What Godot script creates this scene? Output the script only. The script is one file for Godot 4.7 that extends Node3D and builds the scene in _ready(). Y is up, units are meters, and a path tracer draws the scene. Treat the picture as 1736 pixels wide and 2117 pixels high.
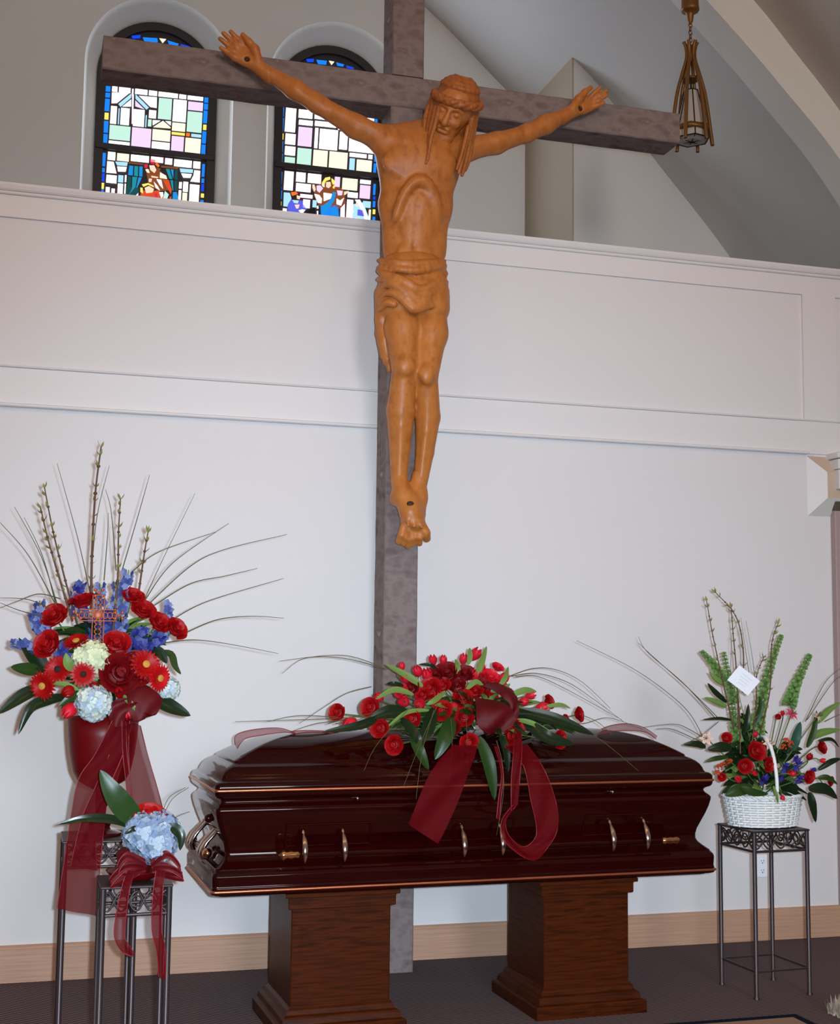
extends Node3D
# A church chancel: a casket on two plinths under a large carved crucifix, with flower arrangements on iron stands.
# World: y up, metres; the white screen wall is the plane z = 0, the floor is y = 0, x runs along the wall.

const EYE := Vector3(0.0, 1.485, 6.3)
const FOCAL := 2728.6
var cam_basis := Basis(Vector3.UP, -0.28356) * Basis(Vector3.RIGHT, 0.10428) * Basis(Vector3.BACK, 0.011576)
var cask := Basis(Vector3.UP, 0.0372)          # the casket stands slightly turned against the wall
var M := {}
var taken := {}
var rng := RandomNumberGenerator.new()

# ---------------------------------------------------------------- helpers: places
func ray(px: float, py: float) -> Vector3:
	return cam_basis * Vector3((px - 868.0) / FOCAL, -(py - 1058.5) / FOCAL, -1.0)
func pt(px: float, py: float, z: float) -> Vector3:      # the point of the depth plane z seen in that direction
	var d := ray(px, py)
	return EYE + d * ((z - EYE.z) / d.z)
func on_floor(px: float, py: float) -> Vector3:
	var d := ray(px, py)
	return EYE + d * (-EYE.y / d.y)
func ct(t: float, y: float, n: float) -> Vector3:        # casket axes: t along, n towards the aisle
	return cask * Vector3(t, y, n)

# ---------------------------------------------------------------- helpers: meshes
class MB:
	var v := PackedVector3Array()
	var sm := PackedByteArray()
	var col := PackedColorArray()
	var c := Color(1, 1, 1)
	func tri(a: Vector3, b: Vector3, d: Vector3, s := 1) -> void:
		v.append(a); v.append(b); v.append(d); sm.append(s); col.append(c)
	func quad(a: Vector3, b: Vector3, d: Vector3, e: Vector3, s := 1) -> void:
		tri(a, b, d, s); tri(a, d, e, s)
	func mark() -> int:
		return v.size()
	func close(from: int) -> void:                         # a closed shell: make its front faces look outwards (clockwise)
		var vol := 0.0
		var o := v[from]
		for i in range(from, v.size(), 3):
			vol += (v[i] - o).dot((v[i + 1] - o).cross(v[i + 2] - o))
		if vol > 0.0:
			for i in range(from, v.size(), 3):
				var k := v[i + 1]; v[i + 1] = v[i + 2]; v[i + 2] = k
	func box(p: Vector3, s: Vector3, b := Basis.IDENTITY, bev := 0.0) -> void:
		var h := s * 0.5
		if bev <= 0.0:
			var m := mark()
			var q := []
			for k in 8: q.append(p + b * Vector3(h.x if k & 1 else -h.x, h.y if k & 2 else -h.y, h.z if k & 4 else -h.z))
			for f in [[0, 1, 3, 2], [4, 6, 7, 5], [0, 4, 5, 1], [2, 3, 7, 6], [0, 2, 6, 4], [1, 5, 7, 3]]:
				quad(q[f[0]], q[f[1]], q[f[2]], q[f[3]], 0)
			close(m)
			return
		var rings := []
		for k in [[-h.y, bev], [-h.y + bev, 0.0], [h.y - bev, 0.0], [h.y, bev]]:
			var r := PackedVector3Array()
			var x: float = h.x - float(k[1])
			var z: float = h.z - float(k[1])
			var y: float = k[0]
			for w in [[x - bev, z], [x, z - bev], [x, -z + bev], [x - bev, -z], [-x + bev, -z], [-x, -z + bev], [-x, z - bev], [-x + bev, z]]:
				r.append(p + b * Vector3(w[0], y, w[1]))
			rings.append(r)
		loft(rings, true, true, 0)
	func loft(rings: Array, cap0 := true, cap1 := true, s := 1) -> void:
		var m := mark()
		var n: int = rings[0].size()
		for i in rings.size() - 1:
			var a: PackedVector3Array = rings[i]
			var b: PackedVector3Array = rings[i + 1]
			for j in n:
				var k := (j + 1) % n
				quad(a[j], a[k], b[k], b[j], s)
		if cap0: fan(rings[0])
		if cap1:
			var r: PackedVector3Array = rings[rings.size() - 1].duplicate()
			r.reverse(); fan(r)
		if cap0 and cap1: close(m)
	func fan(r: PackedVector3Array) -> void:
		var o := Vector3.ZERO
		for p in r: o += p
		o /= r.size()
		for j in r.size(): tri(o, r[(j + 1) % r.size()], r[j], 0)
	func tube(p: PackedVector3Array, r0: float, r1: float, n := 6) -> void:
		var rings := []
		var up := Vector3.UP
		for i in p.size():
			var d: Vector3 = (p[mini(i + 1, p.size() - 1)] - p[maxi(i - 1, 0)]).normalized()
			if absf(d.dot(up)) > 0.95: up = Vector3(0.3, 0.1, 1).normalized() if absf(d.y) > 0.9 else Vector3.UP
			var x := d.cross(up).normalized()
			var y := x.cross(d).normalized()
			up = y
			var rad := lerpf(r0, r1, float(i) / maxf(1.0, p.size() - 1))
			var r := PackedVector3Array()
			for j in n:
				var a := TAU * j / n
				r.append(p[i] + (x * cos(a) + y * sin(a)) * rad)
			rings.append(r)
		loft(rings, true, true)
	func lathe(prof: Array, at: Vector3, n := 24, b := Basis.IDENTITY, s := 1) -> void:
		var rings := []
		for k in prof:
			var r := PackedVector3Array()
			for j in n:
				var a := TAU * j / n
				r.append(at + b * Vector3(cos(a) * float(k[0]), float(k[1]), sin(a) * float(k[0])))
			rings.append(r)
		loft(rings, true, true, s)
	func ball(p: Vector3, r: Vector3, b := Basis.IDENTITY, n := 14) -> void:
		var rings := []
		for i in range(1, 8):
			var e := PI * (i / 8.0 - 0.5)
			var g := PackedVector3Array()
			for j in n:
				var a := TAU * j / n
				g.append(p + b * (Vector3(cos(a) * cos(e), sin(e), sin(a) * cos(e)) * r))
			rings.append(g)
		loft(rings, true, true)
	func grid(g: Array) -> void:                           # rows of points, an open sheet
		for i in g.size() - 1:
			for j in g[i].size() - 1:
				quad(g[i][j], g[i][j + 1], g[i + 1][j + 1], g[i + 1][j])
	func prism(outline: PackedVector2Array, z0: float, z1: float, o: Transform3D) -> void:   # outline in x, y pulled from z0 to z1
		var m := mark()
		var poly := outline.duplicate()
		var area := 0.0
		for i in poly.size(): area += poly[i].cross(poly[(i + 1) % poly.size()])
		if area < 0.0: poly.reverse()
		var ix := Geometry2D.triangulate_polygon(poly)
		for i in range(0, ix.size(), 3):
			var a := poly[ix[i]]; var b := poly[ix[i + 1]]; var d := poly[ix[i + 2]]
			if (b - a).cross(d - a) < 0.0:
				var k := b; b = d; d = k
			tri(o * Vector3(a.x, a.y, z1), o * Vector3(b.x, b.y, z1), o * Vector3(d.x, d.y, z1), 0)
			tri(o * Vector3(a.x, a.y, z0), o * Vector3(d.x, d.y, z0), o * Vector3(b.x, b.y, z0), 0)
		for i in poly.size():
			var a := poly[i]; var b := poly[(i + 1) % poly.size()]
			quad(o * Vector3(a.x, a.y, z0), o * Vector3(b.x, b.y, z0), o * Vector3(b.x, b.y, z1), o * Vector3(a.x, a.y, z1), 0)
		close(m)
	func mesh(tinted := false) -> ArrayMesh:
		var st := SurfaceTool.new()
		st.begin(Mesh.PRIMITIVE_TRIANGLES)
		for i in sm.size():
			st.set_smooth_group(0 if sm[i] else -1)
			if tinted: st.set_color(col[i])
			for k in 3:
				st.set_smooth_group(0 if sm[i] else -1)
				if tinted: st.set_color(col[i])
				st.add_vertex(v[i * 3 + k])
		st.generate_normals()
		st.index()
		return st.commit()

func smooth(p: Array, n := 6) -> PackedVector3Array:       # Catmull-Rom through the points
	var out := PackedVector3Array()
	for i in p.size() - 1:
		var a: Vector3 = p[maxi(i - 1, 0)]; var b: Vector3 = p[i]; var c: Vector3 = p[i + 1]; var d: Vector3 = p[mini(i + 2, p.size() - 1)]
		for k in n: out.append(b.cubic_interpolate(c, a, d, float(k) / n))
	out.append(p[p.size() - 1])
	return out
func smooth2(p: Array, n := 6) -> PackedVector2Array:
	var out := PackedVector2Array()
	for i in p.size() - 1:
		var a: Vector2 = p[maxi(i - 1, 0)]; var b: Vector2 = p[i]; var c: Vector2 = p[i + 1]; var d: Vector2 = p[mini(i + 2, p.size() - 1)]
		for k in n: out.append(b.cubic_interpolate(c, a, d, float(k) / n))
	out.append(p[p.size() - 1])
	return out
func px_path(p: Array, n := 6) -> PackedVector3Array:      # [px, py, z] triples to a smooth path
	var q := []
	for k in p: q.append(pt(k[0], k[1], k[2]))
	return smooth(q, n)
func facing(d: Vector3, roll := 0.0) -> Basis:             # a basis whose z looks along d
	var z := d.normalized()
	var x := (Vector3.UP if absf(z.y) < 0.95 else Vector3.RIGHT).cross(z).normalized()
	return Basis(x, z.cross(x), z) * Basis(Vector3.BACK, roll)

# ---------------------------------------------------------------- helpers: things and parts
func numbered(called: String) -> String:
	if not taken.has(called):
		taken[called] = 0
		return called
	taken[called] += 1
	return "%s_%03d" % [called, taken[called]]
func thing(called: String, label: String, category: String, at := Vector3.ZERO, group := "") -> Node3D:
	var o := Node3D.new()
	o.name = numbered(called)
	add_child(o)
	o.position = at
	o.set_meta("label", label); o.set_meta("category", category)
	if group: o.set_meta("group", group)
	return o
func obj(called: String, m: Mesh, mat: Material, parent: Node3D = null, xf := Transform3D.IDENTITY) -> MeshInstance3D:   # xf in world axes
	var o := MeshInstance3D.new()
	o.mesh = m
	o.material_override = mat
	o.cast_shadow = GeometryInstance3D.SHADOW_CASTING_SETTING_ON
	if parent == null:
		o.name = numbered(called)
		add_child(o)
		o.transform = xf
	else:
		var k := 0
		var nm := called
		while parent.has_node(nm):
			k += 1
			nm = "%s_%03d" % [called, k]
		o.name = nm
		parent.add_child(o)
		o.transform = world_of(parent).affine_inverse() * xf
	return o
func world_of(o: Node3D) -> Transform3D:
	var t := o.transform
	var p = o.get_parent()
	while p is Node3D and p != self:
		t = p.transform * t
		p = p.get_parent()
	return t
func struct(called: String, m: Mesh, mat: Material, label: String, parent: Node3D = null) -> MeshInstance3D:
	var o := obj(called, m, mat, parent)
	if parent == null:
		o.set_meta("kind", "structure"); o.set_meta("label", label)
	return o
func tag(o: Node, label: String, category: String, group := "") -> void:
	o.set_meta("label", label); o.set_meta("category", category)
	if group: o.set_meta("group", group)

# ---------------------------------------------------------------- helpers: materials
func mat(c: Color, rough := 0.7, metal := 0.0, spec := 0.5) -> StandardMaterial3D:
	var m := StandardMaterial3D.new()
	m.albedo_color = c; m.roughness = rough; m.metallic = metal; m.metallic_specular = spec
	return m
func noise_tex(colors: Array, freq: float, sd: int, octaves := 4, kind := FastNoiseLite.TYPE_SIMPLEX, size := 512, stretch := Vector2.ONE) -> ImageTexture:
	var n := FastNoiseLite.new()
	n.seed = sd; n.frequency = freq; n.fractal_octaves = octaves; n.noise_type = kind
	var im := Image.create(size, size, false, Image.FORMAT_RGB8)
	for y in size:
		for x in size:
			# blend across the border so that the pattern repeats without a seam
			var u := float(x) / size; var w := float(y) / size
			var a := n.get_noise_2d(x * stretch.x, y * stretch.y)
			var b := n.get_noise_2d((x - size) * stretch.x, y * stretch.y)
			var c := n.get_noise_2d(x * stretch.x, (y - size) * stretch.y)
			var d := n.get_noise_2d((x - size) * stretch.x, (y - size) * stretch.y)
			var h: float = lerpf(lerpf(a, b, u), lerpf(c, d, u), w) * 1.5 * 0.5 + 0.5
			h = clampf(h, 0.0, 0.999) * (colors.size() - 1)
			var k := int(h)
			im.set_pixel(x, y, colors[k].lerp(colors[k + 1], h - k))
	im.generate_mipmaps()
	return ImageTexture.create_from_image(im)
func triplanar(m: StandardMaterial3D, t: Texture2D, scale: Vector3) -> StandardMaterial3D:
	m.albedo_texture = t
	m.uv1_triplanar = true; m.uv1_world_triplanar = true
	m.uv1_scale = scale
	return m
func emit(c: Color, e: float) -> StandardMaterial3D:
	var m := mat(c * 0.35, 0.25)
	m.emission_enabled = true; m.emission = c; m.emission_energy_multiplier = e
	return m
func sheer(c: Color, a: float) -> StandardMaterial3D:
	var m := mat(Color(c.r, c.g, c.b, a), 0.7, 0.0, 0.2)
	m.transparency = BaseMaterial3D.TRANSPARENCY_ALPHA
	m.cull_mode = BaseMaterial3D.CULL_DISABLED
	m.backlight_enabled = true; m.backlight = c * 0.6
	return m
func petalmat(c: Color, rough := 0.6, back := 0.25) -> StandardMaterial3D:
	var m := mat(c, rough, 0.0, 0.35)
	m.cull_mode = BaseMaterial3D.CULL_DISABLED
	m.backlight_enabled = true; m.backlight = c * back
	return m

func make_materials() -> void:
	M.wall = mat(Color(0.87, 0.845, 0.84), 0.55, 0.0, 0.4)
	M.trim = mat(Color(0.88, 0.855, 0.85), 0.45, 0.0, 0.4)
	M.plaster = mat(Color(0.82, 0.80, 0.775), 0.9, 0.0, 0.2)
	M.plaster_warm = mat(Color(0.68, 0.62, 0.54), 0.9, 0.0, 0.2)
	M.vault = mat(Color(0.78, 0.765, 0.745), 0.9, 0.0, 0.2)
	M.rib = mat(Color(0.88, 0.87, 0.84), 0.85, 0.0, 0.2)
	M.carpet = mat(Color(1, 1, 1), 1.0, 0.0, 0.1)
	var im := Image.create(256, 256, false, Image.FORMAT_RGB8)
	rng.seed = 11
	var pal := [Color(0.55, 0.49, 0.49), Color(0.20, 0.18, 0.20), Color(0.38, 0.34, 0.35), Color(0.24, 0.21, 0.25)]
	for y in 256:
		for x in 256:
			var s := sin((x - y * 1.0) * TAU / 32.0) * 0.5 + 0.5
			var c: Color = pal[1].lerp(pal[0], s).lerp(pal[(x / 4 * 7 + y / 4 * 13) % 4], 0.35)
			im.set_pixel(x, y, c.lerp(Color(c.r * 1.25, c.g * 1.1, c.b), rng.randf() * 0.5))
	im.generate_mipmaps()
	triplanar(M.carpet, ImageTexture.create_from_image(im), Vector3(4.5, 4.5, 4.5))
	M.oak = triplanar(mat(Color(1, 1, 1), 0.5), noise_tex([Color(0.69, 0.52, 0.42), Color(0.74, 0.57, 0.465), Color(0.78, 0.61, 0.50)], 0.02, 3, 4, FastNoiseLite.TYPE_SIMPLEX, 256, Vector2(0.35, 4.0)), Vector3(1.0, 4.0, 1.0))
	M.timber = triplanar(mat(Color(1, 1, 1), 0.8, 0.0, 0.3), noise_tex([Color(0.32, 0.26, 0.25), Color(0.45, 0.385, 0.375), Color(0.53, 0.475, 0.465), Color(0.46, 0.395, 0.38), Color(0.72, 0.67, 0.66)], 0.011, 5, 5, FastNoiseLite.TYPE_SIMPLEX_SMOOTH, 512, Vector2(0.8, 1.25)), Vector3(1.3, 1.3, 1.3))
	M.carved = triplanar(mat(Color(1, 1, 1), 0.42, 0.0, 0.45), noise_tex([Color(0.60, 0.325, 0.135), Color(0.70, 0.415, 0.185), Color(0.75, 0.465, 0.22), Color(0.67, 0.375, 0.165)], 0.02, 9, 5, FastNoiseLite.TYPE_SIMPLEX, 512, Vector2(1.2, 0.9)), Vector3(1.3, 1.1, 1.3))
	M.carved_hair = triplanar(mat(Color(1, 1, 1), 0.45, 0.0, 0.45), noise_tex([Color(0.55, 0.29, 0.12), Color(0.66, 0.38, 0.17), Color(0.72, 0.44, 0.21)], 0.03, 19, 4, FastNoiseLite.TYPE_SIMPLEX, 256, Vector2(3.0, 0.7)), Vector3(2.5, 1.5, 2.5))
	M.wound = mat(Color(0.22, 0.10, 0.04), 0.7)
	M.mahogany = triplanar(mat(Color(1, 1, 1), 0.07, 0.0, 0.38), noise_tex([Color(0.10, 0.008, 0.008), Color(0.16, 0.014, 0.012), Color(0.13, 0.010, 0.010), Color(0.08, 0.006, 0.006)], 0.012, 21, 4, FastNoiseLite.TYPE_SIMPLEX, 512, Vector2(0.5, 5.0)), Vector3(0.7, 2.0, 0.7))
	M.bead = mat(Color(0.82, 0.50, 0.36), 0.28, 0.9)  # copper tone stands in for the warm highlight along the bead
	M.plinth = triplanar(mat(Color(1, 1, 1), 0.38, 0.0, 0.25), noise_tex([Color(0.16, 0.055, 0.010), Color(0.29, 0.115, 0.025), Color(0.22, 0.082, 0.016), Color(0.13, 0.045, 0.008)], 0.012, 23, 5, FastNoiseLite.TYPE_SIMPLEX, 512, Vector2(0.6, 4.0)), Vector3(1.2, 2.5, 1.2))
	M.gilt = mat(Color(0.86, 0.66, 0.46), 0.15, 1.0)
	M.chrome = mat(Color(0.82, 0.74, 0.70), 0.12, 1.0)
	M.iron = mat(Color(0.28, 0.235, 0.24), 0.42, 0.6)
	M.bronze = mat(Color(0.50, 0.34, 0.16), 0.45, 0.55)
	M.lead = mat(Color(0.10, 0.095, 0.10), 0.6, 0.3)
	M.milk = mat(Color(0.74, 0.71, 0.68), 0.5)
	M.frame = mat(Color(0.12, 0.075, 0.06), 0.5)
	M.wicker = mat(Color(0.90, 0.89, 0.88), 0.5)
	M.paper = mat(Color(0.93, 0.93, 0.95), 0.8)
	M.ink = mat(Color(0.45, 0.45, 0.52), 0.8)
	M.copper = mat(Color(0.66, 0.33, 0.22), 0.5, 0.3)
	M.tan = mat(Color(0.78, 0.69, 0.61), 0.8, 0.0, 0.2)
	M.pilaster = mat(Color(0.66, 0.56, 0.55), 0.5)
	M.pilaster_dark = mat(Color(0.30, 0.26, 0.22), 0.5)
	M.rug = mat(Color(0.62, 0.50, 0.42), 0.95, 0.0, 0.1)
	M.rug_edge = mat(Color(0.10, 0.13, 0.17), 0.95, 0.0, 0.1)
	M.shag = petalmat(Color(0.80, 0.74, 0.66), 0.95)
	M.rose = petalmat(Color(0.60, 0.010, 0.028), 0.55)
	M.rose_dark = petalmat(Color(0.42, 0.006, 0.025), 0.55)
	M.tulip = petalmat(Color(0.80, 0.10, 0.17), 0.45)
	M.gerbera = petalmat(Color(0.62, 0.012, 0.02), 0.5)
	M.gerbera_pink = petalmat(Color(0.74, 0.05, 0.07), 0.5)
	M.disc = mat(Color(0.16, 0.05, 0.03), 0.9)
	M.disc_gold = mat(Color(0.75, 0.55, 0.22), 0.9)
	M.blue = petalmat(Color(0.27, 0.30, 0.53), 0.6)
	M.blue_pale = petalmat(Color(0.46, 0.50, 0.67), 0.6)
	M.blue_deep = petalmat(Color(0.14, 0.15, 0.44), 0.6)
	M.leaf_teal = petalmat(Color(0.16, 0.30, 0.24), 0.4, 0.3)
	M.ribbon_pale = sheer(Color(0.52, 0.18, 0.24), 0.55)
	M.violet = petalmat(Color(0.28, 0.22, 0.62), 0.6)
	M.lily = petalmat(Color(0.88, 0.72, 0.66), 0.5)
	M.lily_pink = petalmat(Color(0.80, 0.25, 0.38), 0.5)
	M.orange_bud = petalmat(Color(0.72, 0.24, 0.10), 0.6)
	M.stem = mat(Color(0.30, 0.40, 0.16), 0.6)
	M.leaf = petalmat(Color(0.14, 0.23, 0.08), 0.35, 0.3)
	M.leaf_dark = petalmat(Color(0.085, 0.145, 0.07), 0.25, 0.2)
	M.leaf_light = petalmat(Color(0.40, 0.50, 0.24), 0.5, 0.3)
	M.bells = petalmat(Color(0.45, 0.57, 0.31), 0.5, 0.35)
	M.grass = mat(Color(0.32, 0.31, 0.18), 0.6)
	M.twig = mat(Color(0.36, 0.22, 0.15), 0.7)
	M.bud = petalmat(Color(0.55, 0.54, 0.30), 0.6, 0.3)
	M.ribbon = sheer(Color(0.36, 0.012, 0.045), 0.80)
	M.ribbon_edge = mat(Color(0.52, 0.04, 0.10), 0.4)
	M.ribbon_dark = petalmat(Color(0.33, 0.006, 0.03), 0.6, 0.2)
	M.vase = mat(Color(0.36, 0.006, 0.02), 0.42, 0.0, 0.35)
	M.glass_foot = mat(Color(0.30, 0.05, 0.06), 0.06, 0.5)
	var tinted := petalmat(Color(1, 1, 1), 0.7, 0.2)
	tinted.vertex_color_use_as_albedo = true
	M.tinted = tinted

# ---------------------------------------------------------------- camera and light
func set_view() -> void:
	var cam := Camera3D.new()
	cam.name = "camera"
	add_child(cam)
	cam.transform = Transform3D(cam_basis, EYE)
	cam.fov = rad_to_deg(2.0 * atan(1058.5 / FOCAL))
	cam.near = 0.05; cam.far = 60.0
	cam.current = true
	var we := WorldEnvironment.new()
	we.name = "environment"
	var e := Environment.new()
	var sky := Sky.new()
	var sm := ProceduralSkyMaterial.new()
	sm.sky_top_color = Color(0.62, 0.72, 0.88); sm.sky_horizon_color = Color(0.86, 0.89, 0.94)
	sm.ground_horizon_color = Color(0.6, 0.6, 0.58); sm.ground_bottom_color = Color(0.4, 0.4, 0.38)
	sky.sky_material = sm
	e.background_mode = Environment.BG_SKY
	e.sky = sky
	e.tonemap_mode = Environment.TONE_MAPPER_LINEAR
	e.tonemap_exposure = 0.91
	e.sdfgi_enabled = true; e.ssao_enabled = true; e.ssil_enabled = true
	we.environment = e
	add_child(we)
	# the camera's own flash, beside the lens
	var f := SpotLight3D.new()
	f.name = "camera_flash"
	add_child(f)
	f.position = EYE + cam_basis * Vector3(0.075, 0.03, 0.02)
	f.basis = cam_basis * Basis(Vector3.RIGHT, -0.19)
	f.spot_angle = 34.0; f.spot_angle_attenuation = 1.0
	f.spot_range = 30.0; f.spot_attenuation = 2.0
	f.light_color = Color(0.83, 0.925, 1.0)
	f.light_energy = 33.0
	f.light_size = 0.02
	f.shadow_enabled = true
	# fill light from added, unseen nave windows, and the row of globe lamps
	for k in 2:
		added_nave_window(Vector3(-3.58, 3.0, 6.0 + 4.0 * k), Vector2(1.3, 2.6), 1.0, Color(0.92, 0.96, 1.0), 1.6, "left", k)
		added_nave_window(Vector3(6.88, 3.0, 6.0 + 4.0 * k), Vector2(1.3, 2.6), -1.0, Color(0.92, 0.96, 1.0), 1.6, "right", k)
	added_nave_window(Vector3(1.65, 4.4, 20.0), Vector2(3.0, 3.6), 0.0, Color(0.95, 0.97, 1.0), 85.0, "end", 0)  # end window added for frontal fill, never in view
	for k in 5:
		nave_lamp(Vector3(-1.9 + 1.62 * k, 4.75, 4.3), Color(1.0, 0.78, 0.56), 0.88, ["far left", "left of the middle", "middle", "right of the middle", "far right"][k])

func added_nave_window(at: Vector3, size: Vector2, way: float, c: Color, power: float, side: String, k: int) -> void:  # added window out of view, put in to brighten the room
	var l := AreaLight3D.new()
	l.name = numbered("added_fill")
	add_child(l)
	l.area_size = size
	l.position = at + Vector3(way * 0.06, 0, 0)
	l.rotation.y = -PI / 2 * way
	if way == 0.0: l.position = at - Vector3(0, 0, 0.06)
	l.light_color = c
	l.light_energy = power
	l.area_range = 30.0
	l.shadow_enabled = true
	var m := MB.new()
	m.box(at, Vector3(0.03, size.y, size.x) if way != 0.0 else Vector3(size.x, size.y, 0.03))
	var o := obj("added_window_%d" % (3 + k + (2 if side == "right" else 0) + (4 if side == "end" else 0)), m.mesh(), emit(c, 0.9))
	o.set_meta("kind", "structure"); o.set_meta("label", ("added unseen fill window in the %s side wall of the nave, %s the viewer" % [side, "beside" if k == 0 else "behind"]) if way != 0.0 else "large added fill window, unseen, in the far end wall of the nave")
func nave_lamp(at: Vector3, c: Color, power: float, where: String) -> void:
	var l := OmniLight3D.new()
	l.name = numbered("lamp_light")
	add_child(l)
	l.position = at
	l.light_color = c; l.light_energy = power; l.light_size = 0.12; l.omni_range = 30.0; l.omni_attenuation = 2.0
	l.shadow_enabled = true
	var t := thing("ceiling_lamp", "globe lamp hanging above the viewer, %s of its row" % where, "lamp", at, "nave globe lamps")
	var b := MB.new()
	b.ball(at, Vector3(0.14, 0.14, 0.14))
	obj("bulb_globe", b.mesh(), emit(c, 2.0), t)
	var r := MB.new()
	r.tube(PackedVector3Array([at + Vector3(0, 0.15, 0), at + Vector3(0, 1.2, 0)]), 0.012, 0.012)
	obj("rod", r.mesh(), M.bronze, t)

# ---------------------------------------------------------------- the room
var vault_profile: PackedVector2Array
var ring_in: PackedVector2Array
var ring_out: PackedVector2Array
const MIDX := 1.25
func mirrored(p: Array) -> PackedVector2Array:             # right half, apex first, to a whole arch from left to right
	var s := smooth2(p, 6)
	var out := PackedVector2Array()
	for i in range(s.size() - 1, 0, -1): out.append(Vector2(2 * MIDX - s[i].x, s[i].y))
	for q in s: out.append(q)
	return out
func arch_shell(m: MB, prof: PackedVector2Array, z0: float, z1: float, thick: float) -> void:
	var rings := []
	for i in prof.size():
		var d := (prof[mini(i + 1, prof.size() - 1)] - prof[maxi(i - 1, 0)]).normalized()
		var n := Vector2(-d.y, d.x) * thick
		var p := prof[i]; var q := p + n
		rings.append(PackedVector3Array([Vector3(p.x, p.y, z0), Vector3(p.x, p.y, z1), Vector3(q.x, q.y, z1), Vector3(q.x, q.y, z0)]))
	var k := m.mark()
	for i in rings.size() - 1:
		for j in 4:
			var a: PackedVector3Array = rings[i]; var b: PackedVector3Array = rings[i + 1]
			m.quad(a[j], a[(j + 1) % 4], b[(j + 1) % 4], b[j], 0)
	m.fan(rings[0])
	var l: PackedVector3Array = rings[rings.size() - 1].duplicate()
	l.reverse(); m.fan(l)
	m.close(k)

func build_room() -> void:
	var m := MB.new()
	m.box(Vector3(1.65, -0.1, 7.0), Vector3(11.6, 0.2, 36.0))
	struct("floor", m.mesh(), M.carpet, "dark grey carpet with a fine diagonal rib")
	build_screen_wall()
	build_apse()
	# the nave round the viewer
	m = MB.new(); m.box(Vector3(-3.75, 2.6, 9.9), Vector3(0.3, 5.2, 20.6))
	struct("wall_left", m.mesh(), M.plaster, "plain plastered side wall of the nave, left")
	m = MB.new(); m.box(Vector3(7.05, 2.6, 9.9), Vector3(0.3, 5.2, 20.6))
	struct("wall_right", m.mesh(), M.plaster, "plain plastered side wall of the nave, right")
	m = MB.new(); m.box(Vector3(1.65, 4.5, 20.2), Vector3(11.1, 9.0, 0.3))
	struct("wall_back", m.mesh(), M.plinth, "far end wall of the nave behind the viewer")

func wall_x(px: float, py: float) -> float:
	return pt(px, py, 0.0).x

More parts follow.
